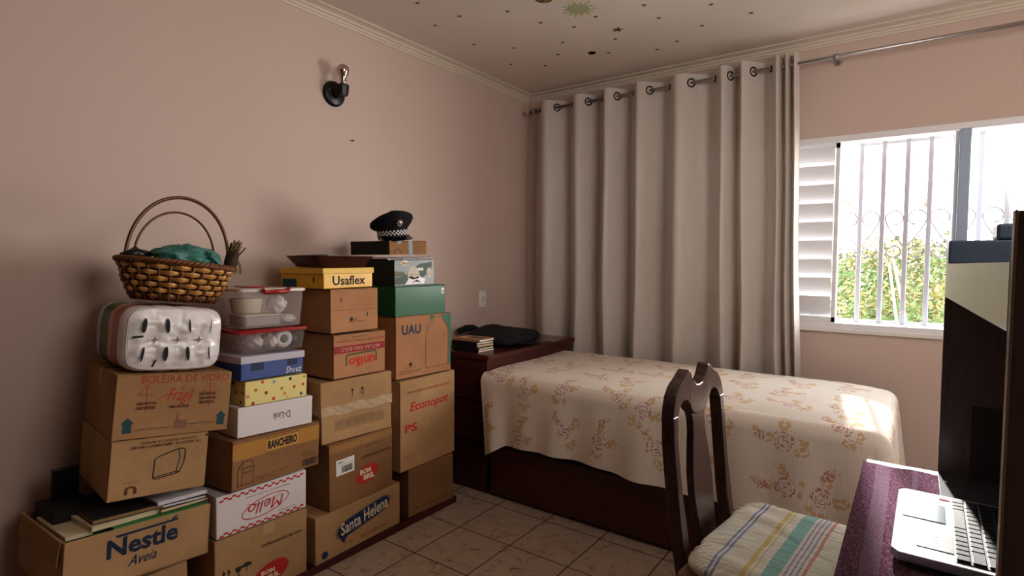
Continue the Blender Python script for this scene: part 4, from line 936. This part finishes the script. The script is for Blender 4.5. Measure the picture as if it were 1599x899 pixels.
def spread_mat():
    t = NT('floral_waffle_bedspread'); uv = t.coord('UV')
    base = srgb(240, 231, 220)
    sp = t.node('ShaderNodeSeparateXYZ'); t.link(uv, sp.inputs[0])
    wu = t.math('FRACT', t.math('MULTIPLY', sp.outputs[0], 110)); wv = t.math('FRACT', t.math('MULTIPLY', sp.outputs[1], 110))
    gr = t.math('MINIMUM', t.math('PINGPONG', wu, .5), t.math('ADD', t.math('PINGPONG', wv, .5), .22))
    fine = t.noise(260, 2, .6, uv)
    sc = 4.3
    vo = t.node('ShaderNodeTexVoronoi', i_Scale=sc, i_Randomness=.55); vo.voronoi_dimensions = '2D'; t.link(uv, vo.inputs['Vector'])
    dv = t.node('ShaderNodeVectorMath', operation='SUBTRACT'); t.link(uv, dv.inputs[0]); t.link(vo.outputs['Position'], dv.inputs[1])
    jit = t.node('ShaderNodeTexNoise', i_Scale=38.0, i_Detail=3.0); t.link(uv, jit.inputs['Vector'])
    jv = t.node('ShaderNodeVectorMath', operation='MULTIPLY_ADD'); t.link(jit.outputs['Color'], jv.inputs[0]); jv.inputs[1].default_value = (.040, .040, 0); t.link(dv.outputs[0], jv.inputs[2])
    j2 = t.node('ShaderNodeVectorMath', operation='SUBTRACT'); t.link(jv.outputs[0], j2.inputs[0]); j2.inputs[1].default_value = (.02, .02, 0)
    rt = t.node('ShaderNodeVectorRotate'); rt.rotation_type = 'Z_AXIS'; t.link(j2.outputs[0], rt.inputs['Vector']); rt.inputs['Center'].default_value = (0, 0, 0)
    sc_ = t.node('ShaderNodeSeparateColor'); t.link(vo.outputs['Color'], sc_.inputs[0]); t.link(t.math('MULTIPLY', sc_.outputs[0], 2.2), rt.inputs['Angle'])
    P = rt.outputs[0]
    def dist(cx, cy_, sx=1, sy_=1):
        a = t.node('ShaderNodeVectorMath', operation='SUBTRACT'); t.link(P, a.inputs[0]); a.inputs[1].default_value = (cx, cy_, 0)
        b = t.node('ShaderNodeVectorMath', operation='MULTIPLY'); t.link(a.outputs[0], b.inputs[0]); b.inputs[1].default_value = (sx, sy_, 0)
        c = t.node('ShaderNodeVectorMath', operation='LENGTH'); t.link(b.outputs[0], c.inputs[0]); return c.outputs['Value']
    less = lambda d, r: t.math('LESS_THAN', d, r)
    rose = dist(0, 0); bud = dist(.045, -.075)
    rings = t.math('GREATER_THAN', t.math('SINE', t.math('MULTIPLY', rose, 420)), .0)
    pet = t.math('GREATER_THAN', t.noise(70, 2, .5, uv), .48)
    pink = t.math('MULTIPLY', t.math('MULTIPLY', less(rose, .037), rings), pet)
    pb = t.math('MULTIPLY', less(bud, .020), t.math('GREATER_THAN', t.noise(120, 2, .5, uv), .50))
    pink = t.math('MAXIMUM', pink, pb)
    lf = None
    for cx, cy_, sx, sy_, r_ in ((.062, .026, .7, 1.2, .024), (-.055, .045, 1.1, .8, .022), (.030, -.050, 1, .8, .018), (-.02, .066, .9, 1.4, .020), (.070, -.085, .8, 1.2, .015)):
        q = less(dist(cx, cy_, sx, sy_), r_); lf = q if lf is None else t.math('MAXIMUM', lf, q)
    lf = t.math('MULTIPLY', lf, t.math('GREATER_THAN', t.noise(60, 2, .5, uv), .46))
    # only some cells carry the large rose
    c = t.mix(t.math('MULTIPLY', lf, .62), base, srgb(210, 162, 62)); c = t.mix(t.math('MULTIPLY', pink, .68), c, srgb(176, 66, 90))
    c = t.mix(t.math('MULTIPLY', t.math('SUBTRACT', .5, gr), .42), c, srgb(150, 128, 108)); c = t.mix(t.math('MULTIPLY', fine, .15), c, srgb(190, 170, 150))
    t.link(c, t.b.inputs['Base Color']); t.b.inputs['Roughness'].default_value = .9; t.b.inputs['Specular IOR Level'].default_value = .15
    t.bump(gr, .5, .0015); return t.m
SPR = spread_mat()
m = MB(); TOPX, FH, SH = 1.80, .40, .36; TY = .93; er = .055
def sprd(u, v):
    a = u*(TOPX+SH)-TOPX       # >0 : beyond the foot edge
    b = v*(TY+FH)-TY           # >0 : beyond the front edge
    hem = 1+.10*math.sin(a*5+1)*(b > 0)-(.0)
    aa, bb = max(0, a), max(0, b)
    x0 = BX1-.01; y0 = BY0+.015
    if aa == 0 and bb == 0:
        e = min(1, min(-a, -b)/.16) if (a > -.16 or b > -.16) else 1
        z = BZ+.006*math.sin(a*3)*math.sin(b*4)+.003*noise.noise(Vector((a*6, b*6, 0)))-.014*(1-e)**2
        return (x0+a, y0-b, z-.02*max(0, min(1, (-b-TY+.1)/.1)))
    d = math.hypot(aa, bb); th = math.atan2(bb, aa) if d > 0 else 0
    def drop(d):
        if d < er*1.57: q = d/er; return er*math.sin(q), er*(1-math.cos(q))
        return er, er+(d-er*1.57)
    o_, dn = drop(d)
    fl = (dn/.35)
    wav = .012*math.sin(a*13+.6)+.010*math.sin(a*29+2)+.012*math.sin(a*5.2) if aa == 0 else .012*math.sin(b*16+1)+.006*math.sin(b*31)
    left = max(0, (-a-TOPX+.16)/.16) if bb > 0 else 0
    o2 = o_+fl*(.028+wav+.05*math.sin(2*th)**2+.020*left*math.sin(left*5))
    lift = 0
    if aa == 0: dn = dn*(1-.04*math.sin(a*4.1+.3)*fl)*(1+.16*left*fl)
    dx = o2*math.cos(th)*(1 if aa > 0 else 0); dy = o2*math.sin(th) if bb > 0 else 0
    x = x0+(0 if aa > 0 else a)+dx+(-.015+.05*fl)*left; y = y0-(0 if bb > 0 else b)-dy
    return (x, y, max(.06, BZ-.014-dn-.02*max(0, min(1, (-b-TY+.1)/.1))))
m.grid(sprd, 220, 130, SPR, uv=lambda u, v: (u*(TOPX+SH), v*(TY+FH)))
o = m.build('bedspread'); tag(o, 'cream waffle bedspread with pink roses and yellow leaves draped over the bed', 'bedspread')

# things on the chest
bk = [((40, 34, 40), (232, 226, 214), 'bottom notebook of the small pile on the chest, pink edged', (200, 120, 120)), ((30, 28, 32), (226, 214, 190), 'black notebook second from the bottom of the small pile', None),
      ((34, 32, 38), (206, 184, 140), 'thick cream-paged notebook in the middle of the small pile', None), ((28, 28, 30), (222, 214, 200), 'black notebook second from the top of the small pile', None), ((178, 134, 98), (230, 226, 220), 'topmost notebook of the small pile with a tan photo cover', None)]
bc = (at(739, 540, 2, ZT+.02)+at(767, 537, 2, ZT+.02))/2
z = ZT+.0005
for i, (c1, c2, lb, ed) in enumerate(bk):
    hh = (.012, .013, .019, .013, .013)[i]; m = MB(); cv = M('cover_%d' % i, c1, .6, .2, 20); pg = M('pages_%d' % i, c2, .8, .1, 60)
    sx, sy_ = .20, .145
    m.box((0, 0, hh/2), (sx-.006, sy_-.006, hh*.72), pg); m.box((0, 0, hh*.93), (sx, sy_, hh*.14), cv, bevel=.0006); m.box((0, 0, hh*.07), (sx, sy_, hh*.14), M('pink_edge', ed, .6) if ed else cv, bevel=.0006); m.box((0, -sy_/2, hh/2), (sx, hh*.14, hh), cv)
    if i == 4: m.box((.02, .01, hh+.0004), (.09, .06, .0005), M('photo_patch', (96, 66, 44), .5, .5, 40)); m.box((-.05, -.02, hh+.0004), (.05, .05, .0005), M('photo_patch2', (206, 180, 150), .5, .4, 40))
    if i == 3: m.box((.03, sy_/2, hh/2), (.004, .0015, hh), BLKPL)
    o = m.build('notebook', loc=(.330+.004*math.sin(i*2.3), -1.045+.005*math.cos(i*3), z)); o.rotation_euler = (0, 0, .06*math.sin(i*1.9)-.02); tag(o, lb, 'notebook', 'notebooks piled on the chest'); z += hh+.0004
# black padded bag
t = thing('black_bag', 'black padded bag lying flat on the mahogany chest', 'bag', (.300, -.70, ZT+.001), (0, 0, R(4)))
m = MB()
def bagf(u, v):
    th, ph = 2*PI*u, PI*v; n = 3.6
    sg = lambda q: (1 if q >= 0 else -1)*abs(q)**(2/n)
    x = .185*sg(math.cos(th))*sg(math.sin(ph)); y = .235*sg(math.sin(th))*sg(math.sin(ph)); zz = .042+.042*sg(math.cos(ph))
    if zz > .04: zz += .030*math.exp(-((x+.08)**2+(y+.02)**2)/.012)-.004*max(0, x/.185)+.006*noise.noise(Vector((x*16, y*16, 0)))
    return (x, y, max(0.0005, zz))
m.grid(bagf, 72, 36, BLKCLOTH, cu=True); m.build('body', t)
m = MB(); m.tube([(.186, -.15, .03), (.200, -.08, .018), (.202, .02, .012), (.19, .10, .03)], .008, BLKCLOTH, 8, flat=(1, .5)); m.build('strap', t)
m = MB(); m.tube([(.186*math.cos(a)*1.0, .236*math.sin(a), .045) for a in [2*PI*k/60 for k in range(60)]], .002, M('zip_grey', (60, 60, 66), .4), 6, closed=True); m.build('zip', t)
m = MB(); m.tube([(-.02, -.07, 0), (0, -.02, .018), (0, .05, .014), (.01, .09, -.005)], lambda q: .024*(1-.5*abs(q-.5)), BLKCLOTH, 10); o = m.build('black_strap_roll', loc=(.085, -.80, ZT+.070)); tag(o, 'rolled black strap behind the black bag on the chest', 'strap')
m = MB(); m.box((0, 0, .002), (.014, .15, .004), BLKPL, bevel=.0015); o = m.build('flat_pen', loc=(.505, -.55, ZT)); o.rotation_euler = (0, 0, R(-6)); tag(o, 'thin black pen case on the chest beside the bag', 'pen')

# ================================================================== DESK, HUTCH, LAPTOP
ZD = .752
DX0, DX1, DY0, DY1 = 2.336, 2.86, -2.96, -1.722
WDESK = M('white_desk_top', (236, 232, 228), .35, .03); HUTW = wood('dark_wenge_laminate', (116, 104, 102), (140, 128, 124), .28, (12, 12, 1.5), .4)
EDGE = M('beige_edge_band', (172, 160, 146), .5, .05)
t = thing('desk', 'white topped desk against the right under the purple cloth', 'desk', (DX0, DY0, 0))
m = MB(); m.box2((0, 0, ZD-.025), (DX1-DX0, DY1-DY0, ZD), WDESK, bevel=.002); m.build('top', t)
for y in (.0, DY1-DY0-.02):
    m = MB(); m.box2((.04, y, .0), (DX1-DX0-.02, y+.02, ZD-.025), HUTW, bevel=.001); m.build('side_panel', t)
m = MB(); m.box2((DX1-DX0-.03, .02, .25), (DX1-DX0-.015, DY1-DY0-.02, ZD-.025), HUTW); m.build('modesty_panel', t)
HX0, HX1 = 2.4935, 2.845
t = thing('desk_hutch', 'dark wood hutch standing on the desk with a pale front rail', 'hutch', (HX0, -2.93, ZD))
def hp(a, b, mt, nm, bev=.001, par=None):
    m = MB(); o_ = Vector((HX0, -2.93, ZD)); m.box2(Vector(a)-o_, Vector(b)-o_, mt, bevel=bev); return m.build(nm, par or t)
HT = 1.303
s1 = hp((HX0, -1.766, ZD), (HX1, -1.748, HT-.016), HUTW, 'side_panel'); 
s2 = hp((HX0+.004, -2.944, ZD), (HX1, -2.930, 1.346), HUTW, 'side_panel'); e2 = hp((HX0+.002, -2.9445, ZD), (HX0+.0042, -2.9295, 1.3465), EDGE, 'edge_band', .0005, s2); e2['label'] = 'thin beige edge band'
hp((HX0, -2.929, ZD), (HX1-.012, -1.766, ZD+.014), M('glossy_slate_board', (92, 98, 108), .25, .05, coat=.5), 'bottom_board')
hp((HX0+.004, -2.930, HT-.016), (HX1, -1.748, HT), HUTW, 'top_shelf')
hp((HX1-.012, -2.930, ZD+.014), (HX1, -1.766, HT-.016), HUTW, 'back_panel')
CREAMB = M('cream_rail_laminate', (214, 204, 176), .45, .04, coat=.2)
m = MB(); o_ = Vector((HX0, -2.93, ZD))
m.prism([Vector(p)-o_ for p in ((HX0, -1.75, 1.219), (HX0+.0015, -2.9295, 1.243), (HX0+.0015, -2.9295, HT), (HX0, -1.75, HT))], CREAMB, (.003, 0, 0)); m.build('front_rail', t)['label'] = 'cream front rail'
# things on the hutch
SLB = M('slate_blue_plastic', (62, 72, 86), .35, .06)
m = MB(); m.box((0, 0, .028), (.17, .12, .055), SLB, bevel=.004); o = m.build('black_device_box', loc=(2.578, -1.813, HT)); tag(o, 'low dark slate box on the far end of the hutch', 'box')
m = MB(); m.box((0, 0, .02), (.13, .10, .036), SLB, bevel=.006); o = m.build('small_device', loc=(2.645, -1.813, HT+.0555)); tag(o, 'smaller dark device stacked on the slate box', 'device')
t = thing('desk_lens_stand', 'rounded glassy lens on the hutch beside the slate box', 'ornament', (2.66, -1.96, HT))
m = MB(); m.lathe([(0, 0), (.022, 0), (.022, .004), (.008, .010), (.006, .022), (0, .022)], BLKPL, None, 20); m.build('base', t)
m = MB(); m.lathe([(0, -.008), (.016, -.005), (.022, 0), (.016, .005), (0, .008)], glassy('lens_glass', (220, 215, 205), .5), Matrix.Translation((0, 0, .042)) @ Matrix.Rotation(R(90), 4, 'X'), 24); m.build('lens', t)
m = MB(); m.prism([(0, 0, 0), (.17, 0, 0), (.17, 0, .20), (.12, 0, .19)], SLB, (0, .02, 0), .002); o = m.build('folded_stand', loc=(2.672, -1.86, HT)); tag(o, 'tall slanted dark stand at the right on the hutch', 'stand')
# purple woven cloth
def cloth_mat():
    t = NT('purple_woven_cloth'); uv = t.coord('UV'); sp = t.node('ShaderNodeSeparateXYZ'); t.link(uv, sp.inputs[0])
    u = sp.outputs[0]; n = t.noise(60, 3, .6, t.coord('UV', scale=(3, 1, 1))); n2 = t.noise(230, 2, .6, uv)
    c = t.ramp(n, [(.34, srgb(92, 34, 74)), (.5, srgb(150, 74, 122)), (.66, srgb(206, 134, 176))])
    bands = None
    for a, b in ((.155, .195), (.255, .270), (.075, .085)):
        q = t.math('MULTIPLY', t.math('GREATER_THAN', u, a), t.math('LESS_THAN', u, b)); bands = q if bands is None else t.math('MAXIMUM', bands, q)
    c = t.mix(t.math('MULTIPLY', bands, .65), c, srgb(196, 154, 192)); c = t.mix(t.math('MULTIPLY', n2, .3), c, srgb(60, 16, 48))
    t.link(c, t.b.inputs['Base Color']); t.b.inputs['Roughness'].default_value = .95; t.b.inputs['Sheen Weight'].default_value = .3
    w = t.node('ShaderNodeTexWave', i_Scale=60.0, i_Distortion=4.0, i_Detail=2.0); w.bands_direction = 'Y'; t.link(uv, w.inputs[0])
    t.bump(t.math('ADD', n, w.outputs[1]), 1, .006); return t.m
m = MB()
def clf(u, v):
    y = -1.772-v*1.15; s_ = u*.26   # s: from the free lower hem up over the desk edge and inwards
    hem = .085; w_ = .006*math.sin(v*60)+.004*math.sin(v*131+1)
    if s_ < hem: x = DX0-.005+w_*.6*(1-s_/hem); z = ZD+.004-(hem-s_)*.92
    else:
        q = s_-hem; x = DX0-.005+q+.004*math.sin(v*70)*math.exp(-q/.02)-.010*math.exp(-v*14)*math.exp(-q/.05); z = ZD+.006+.004*math.exp(-(q/.012)**2)+.0012*noise.noise(Vector((x*60, y*40, 0)))
        if q < .012: z += .0
    edge = max(0, 1-v/.02); return (x+.012*edge*(s_ > hem)*0, y+.004*math.sin(s_*70)*(1 if v < .02 else .2), z)
m.grid(clf, 40, 160, cloth_mat(), uv=lambda u, v: (u*.34, v*1.15)); o = m.build('desk_runner')
md = o.modifiers.new('thick', 'SOLIDIFY'); md.thickness = .003; md.offset = 1; tag(o, 'purple woven cloth with lilac stripes hanging over the desk edge', 'cloth')
# laptop
ALU = M('silver_palmrest', (206, 212, 218), .3, .03, metal=.3); KEYM = M('dark_key', (60, 62, 70), .35, .1); KB = M('keyboard_deck', (88, 84, 96), .4, .05)
lp = thing('laptop', 'open silver laptop with dark keys on the desk hutch board', 'laptop', (2.412, -2.188, ZD+.0145), (0, 0, R(-1)))
LW, LD, LT = .355, .250, .020      # width along y, depth along x
m = MB(); c_ = .016
m.prism([(0, -LW/2+c_, .003), (c_*.7, -LW/2, .003), (LD, -LW/2, .003), (LD, LW/2, .003), (c_*.7, LW/2, .003), (0, LW/2-c_, .003)], ALU, (0, 0, LT-.004), .0015)
m.build('base', lp)
m = MB(); m.box((.047, .055, LT-.0002), (.072, .100, .0016), M('touchpad', (186, 196, 208), .22, .05, metal=.2), bevel=.0006); m.build('touchpad', lp)
m = MB(); m.box((.065, -.095, LT-.0002), (.055, .075, .0012), M('grey_info_sticker', (150, 158, 160), .4), bevel=.0003)
for k in range(4): m.box((.065, -.072-.014*k, LT+.0006), (.012, .008, .0004), WHITE)
m.build('sticker', lp)
m = MB(); m.box((.083, .150, LT-.0002), (.018, .010, .0012), REDINK); m.build('sticker', lp)
m = MB(); m.box((.162, 0, LT-.0004), (.135, .325, .0016), KB, bevel=.0005); kbd = m.build('keyboard', lp)
rr = random.Random(4)
for r_ in range(6):
    widths = {0: [1.2, 1, 1, 5.2, 1, 1, 1.2, 1, 1, 1, 1.2], 1: [2.1]+[1]*10+[2.3], 2: [1.7]+[1]*11+[2], 3: [1.4]+[1]*12+[1.6], 4: [1]*13+[2], 5: [1.07]*14}[r_]
    tot = sum(widths); y = .160; x = .105+r_*.0218
    for wd in widths:
        wy = wd/tot*.318; m = MB(); m.box((x, y-wy/2, LT+.0020), (.0185 if r_ < 5 else .012, wy-.0035, .003), KEYM, bevel=.0008); m.build('key', kbd); y -= wy
LID = M('dark_lid', (34, 36, 44), .3, .05); SCR = M('dark_screen', (20, 24, 36), .08, .05, coat=.5)
m = MB(); m.box((0, 0, .115), (.007, LW, .23), LID, bevel=.002); o = m.build('screen_lid', lp); o.location = (LD-.002, 0, LT); o.rotation_euler = (0, R(16), 0)
m = MB(); m.box((-.0038, 0, .118), (.0008, LW-.03, .20), SCR); m.build('screen', o)
m = MB(); m.box((0, 0, 0), (.006, .012, .0008), WHITE); o = m.build('paper_tag', loc=(2.507, -1.845, ZD+.0146)); tag(o, 'tiny white tag on the slate board behind the laptop', 'tag')
m = MB(); m.box((0, 0, .09), (.10, .004, .18), M('reflection_charcoal', (84, 76, 74), .35, .05), bevel=.001); o = m.build('reflection_panel', loc=(2.606, -1.770, ZD+.0145)); o.rotation_euler = (R(-.6), 0, 0); tag(o, 'dark grey slab standing in for a reflection on the inside of the hutch panel', 'folder')  # added thin slab, its lighter grey stands for a reflection in the glossy panel

# ================================================================== CHAIR
ch = thing('dining_chair', 'dark lacquered wooden chair with a vase-shaped back splat at the desk', 'chair', (1.953, -1.865, 0), (0, 0, R(-4)))
def bx_(z):   # rake of the back
    if z < .45: return -.0-.10*((.45-z)/.45)**1.5
    return -.012-.165*(z-.45)+.03*((z-.45)/.5)**2
def strip(rows, th, mat, bev=.004):
    """solid from rows (u_left,u_right,z) following the rake of the back"""
    m = MB(); k = m.mi(mat); R_ = []
    for ul, ur, z in rows:
        x = bx_(z); R_.append([m.bm.verts.new(p) for p in ((x-th/2, ul, z), (x+th/2, ul, z), (x+th/2, ur, z), (x-th/2, ur, z))])
    for a, b in zip(R_, R_[1:]):
        for j in range(4): f = m.bm.faces.new((a[j], a[(j+1) % 4], b[(j+1) % 4], b[j])); f.material_index = k
    for q in (R_[0][::-1], R_[-1]): f = m.bm.faces.new(q); f.material_index = k
    bmesh.ops.recalc_face_normals(m.bm, faces=m.bm.faces); return m
def bev(o, w=.004):
    b = o.modifiers.new('bevel', 'BEVEL'); b.width = w; b.segments = 2; b.limit_method = 'ANGLE'; b.angle_limit = R(40); return o
for sg in (-1, 1):
    rows = []
    for z in [0, .1, .2, .3, .4, .46, .52, .58, .64, .70, .75, .80, .84, .87]:
        c = .178+.010*math.sin((z-.45)*4) if z > .45 else .178; hw = .021-(.004 if z > .6 else 0)
        if z > .80: c -= .005
        rows.append((sg*c-hw, sg*c+hw, z))
    bev(strip(rows, .038, CHAIRW).build('rear_leg', ch))
# crest rail built from columns
m = MB(); k = m.mi(CHAIRW); C_ = []
U = [-.199, -.190, -.178, -.160, -.150, -.135, -.115, -.095, -.078, -.070, -.060, -.045, -.025, 0]
ZTOP = [.872, .900, .925, .943, .950, .957, .966, .978, .986, .984, .968, .950, .938, .934]
ZBOT = [.845, .845, .850, .868, .885, .897, .903, .898, .884, .872, .860, .850, .845, .845]
UU = U+[-u for u in U[-2::-1]]; TT = ZTOP+ZTOP[-2::-1]; BB = ZBOT+ZBOT[-2::-1]
for u, zt, zb in zip(UU, TT, BB):
    C_.append([m.bm.verts.new(p) for p in ((bx_(zb)-.018, u, zb), (bx_(zb)+.018, u, zb), (bx_(zt)+.018, u, zt), (bx_(zt)-.018, u, zt))])
for a, b in zip(C_, C_[1:]):
    for j in range(4): f = m.bm.faces.new((a[j], a[(j+1) % 4], b[(j+1) % 4], b[j])); f.material_index = k
for q in (C_[0][::-1], C_[-1]): f = m.bm.faces.new(q); f.material_index = k
bmesh.ops.recalc_face_normals(m.bm, faces=m.bm.faces); bev(m.build('crest_rail', ch))
rows = [(-hw, hw, z) for z, hw in ((.455, .062), (.50, .060), (.56, .068), (.62, .075), (.68, .072), (.74, .060), (.79, .048), (.83, .048), (.862, .060))]
bev(strip(rows, .022, CHAIRW).build('splat', ch), .003)
m = MB(); m.box((.215, -.02, .430), (.44, .47, .055), CHAIRW, bevel=.006); m.build('seat_frame', ch)
m = MB(); m.box((.215, -.02, .462), (.43, .47, .02), M('seat_pad_fabric', (150, 120, 100), .8), bevel=.008); m.build('seat', ch)
for sg in (-1, 1):
    m = MB(); k = m.mi(CHAIRW); m.tube([(.41, sg*.19, .41), (.415, sg*.19, .25), (.41, sg*.19, 0)], lambda q: .026-.009*q, CHAIRW, 8); m.build('front_leg', ch)
m = MB(); m.tube([(-.03, -.178, .20), (.41, -.19, .20)], .011, CHAIRW, 8); m.build('stretcher', ch)
m = MB(); m.tube([(-.03, .178, .20), (.41, .19, .20)], .011, CHAIRW, 8); m.build('stretcher', ch)
# cushion in striped fabric
def stripe_mat():
    t = NT('striped_cushion_cotton'); o = t.coord('Object'); sp = t.node('ShaderNodeSeparateXYZ'); t.link(o, sp.inputs[0])
    nz = t.noise(9, 2, .5, o); x = t.math('ADD', sp.outputs[0], t.math('MULTIPLY', t.math('SUBTRACT', nz, .5), .005))
    c = None; base = srgb(226, 222, 206); cur = base
    cols = [(-.165, .003, (90, 120, 186)), (-.152, .003, (90, 120, 186)), (-.085, .006, (214, 190, 96)), (-.070, .002, (206, 190, 130)), (-.030, .018, (112, 184, 178)), (-.002, .0025, (150, 140, 190)), (.010, .0025, (150, 140, 190)), (.022, .0025, (150, 140, 190)), (.036, .004, (206, 128, 118)), (.105, .003, (90, 120, 186)), (.118, .003, (90, 120, 186)), (.17, .006, (214, 190, 96))]
    for a, hw, k in cols:
        q = t.math('LESS_THAN', t.math('ABSOLUTE', t.math('SUBTRACT', x, a)), hw); cur = t.mix(t.math('MULTIPLY', q, .8), cur, srgb(*k))
    n = t.noise(300, 2, .6, o); cur = t.mix(t.math('MULTIPLY', n, .12), cur, srgb(170, 164, 150))
    t.link(cur, t.b.inputs['Base Color']); t.b.inputs['Roughness'].default_value = .9
    wr = t.noise(6, 3, .6, t.coord('Object', scale=(1, 4, 1)), dist=.8); t.bump(t.math('ADD', wr, t.math('MULTIPLY', n, .05)), .5, .012); return t.m
t = thing('seat_cushion', 'pale cushion striped in teal, blue, yellow and red on the chair seat', 'cushion', (2.206, -1.892, .474), (0, 0, R(-5)))
m = MB()
def cuf(u, v):
    th, ph = 2*PI*u, PI*v; n = 6
    sg = lambda q, p: (1 if q >= 0 else -1)*abs(q)**(2/p)
    c, s_ = sg(math.cos(th), 7), sg(math.sin(th), 7); k = sg(math.sin(ph), 5)
    x, y = .236*c*k, .272*s_*k; z = .026+.026*sg(math.cos(ph), 2.6)
    edge = abs(k)**8; wr = .005*math.sin(th*46)*edge*(1-abs(math.cos(ph)))+.003*math.sin(y*60+x*18)*math.sin(x*14)*(z > .03)
    return (x+wr*.6*c, y+wr*.6*s_, max(.001, z+wr*.8))
m.grid(cuf, 240, 40, stripe_mat(), cu=True); m.build('cover', t)


# ================================================================== LIGHT
w = bpy.data.worlds.new('sky'); scn.world = w; w.use_nodes = True
nt = w.node_tree; bg = nt.nodes['Background']; tc = nt.nodes.new('ShaderNodeTexCoord'); sp = nt.nodes.new('ShaderNodeSeparateXYZ'); rp = nt.nodes.new('ShaderNodeValToRGB')
nt.links.new(tc.outputs['Generated'], sp.inputs[0]); nt.links.new(sp.outputs[2], rp.inputs[0]); nt.links.new(rp.outputs[0], bg.inputs[0])
e = rp.color_ramp.elements; e[0].position = 0; e[0].color = (1, .97, .92, 1); e[1].position = .6; e[1].color = (.78, .90, 1, 1)
bg.inputs[1].default_value = 3.2
def lamp(name, typ, loc, rot, energy, color, **k):
    l = bpy.data.lights.new(name, typ); l.energy = energy; l.color = color
    for a, b in k.items(): setattr(l, a, b)
    o = bpy.data.objects.new(name, l); o.location = loc; o.rotation_euler = rot; col.objects.link(o); return o
az, el = R(7.8), R(23.5)
sd = Vector((math.sin(az)*math.cos(el), -math.cos(az)*math.cos(el), -math.sin(el)))
lamp('sun', 'SUN', (2, 4, 5), sd.to_track_quat('-Z', 'Y').to_euler(), 4.4, (1, .96, .88), angle=R(1.6))
def aim(p, q): return (Vector(q)-Vector(p)).to_track_quat('-Z', 'Y').to_euler()
# daylight bounced in from the bright ground and sky right of the window
p_ = (4.5, 1.5, 1.5); lamp('daylight', 'AREA', p_, aim(p_, (.4, -2.0, 1.15)), 290, (1, .96, .93), shape='RECTANGLE', size=2.4, size_y=2.2)
# added fill lamp with no real source, brightening the curtain and left wall
p_ = (3.45, -2.3, 1.95); lamp('room_fill', 'AREA', p_, aim(p_, (.7, -.6, 1.25)), 17, (1, .94, .90), shape='RECTANGLE', size=1.5, size_y=1.1)
scn.view_settings.view_transform = 'Standard'; scn.view_settings.look = 'Medium High Contrast'; scn.view_settings.exposure = .70
scn.cycles.max_bounces = 10; scn.cycles.diffuse_bounces = 6; scn.cycles.transparent_max_bounces = 12; scn.cycles.sample_clamp_indirect = 6

cd = bpy.data.cameras.new('camera'); cam = bpy.data.objects.new('camera', cd); col.objects.link(cam); scn.camera = cam
cd.sensor_fit = 'HORIZONTAL'; cd.sensor_width = 36; cd.lens = F_PX/1599*36; cd.clip_start = .05; cd.clip_end = 200
mt = Matrix((RGT, -DWN, -FWD)).transposed().to_4x4(); mt.translation = CAM; cam.matrix_world = mt
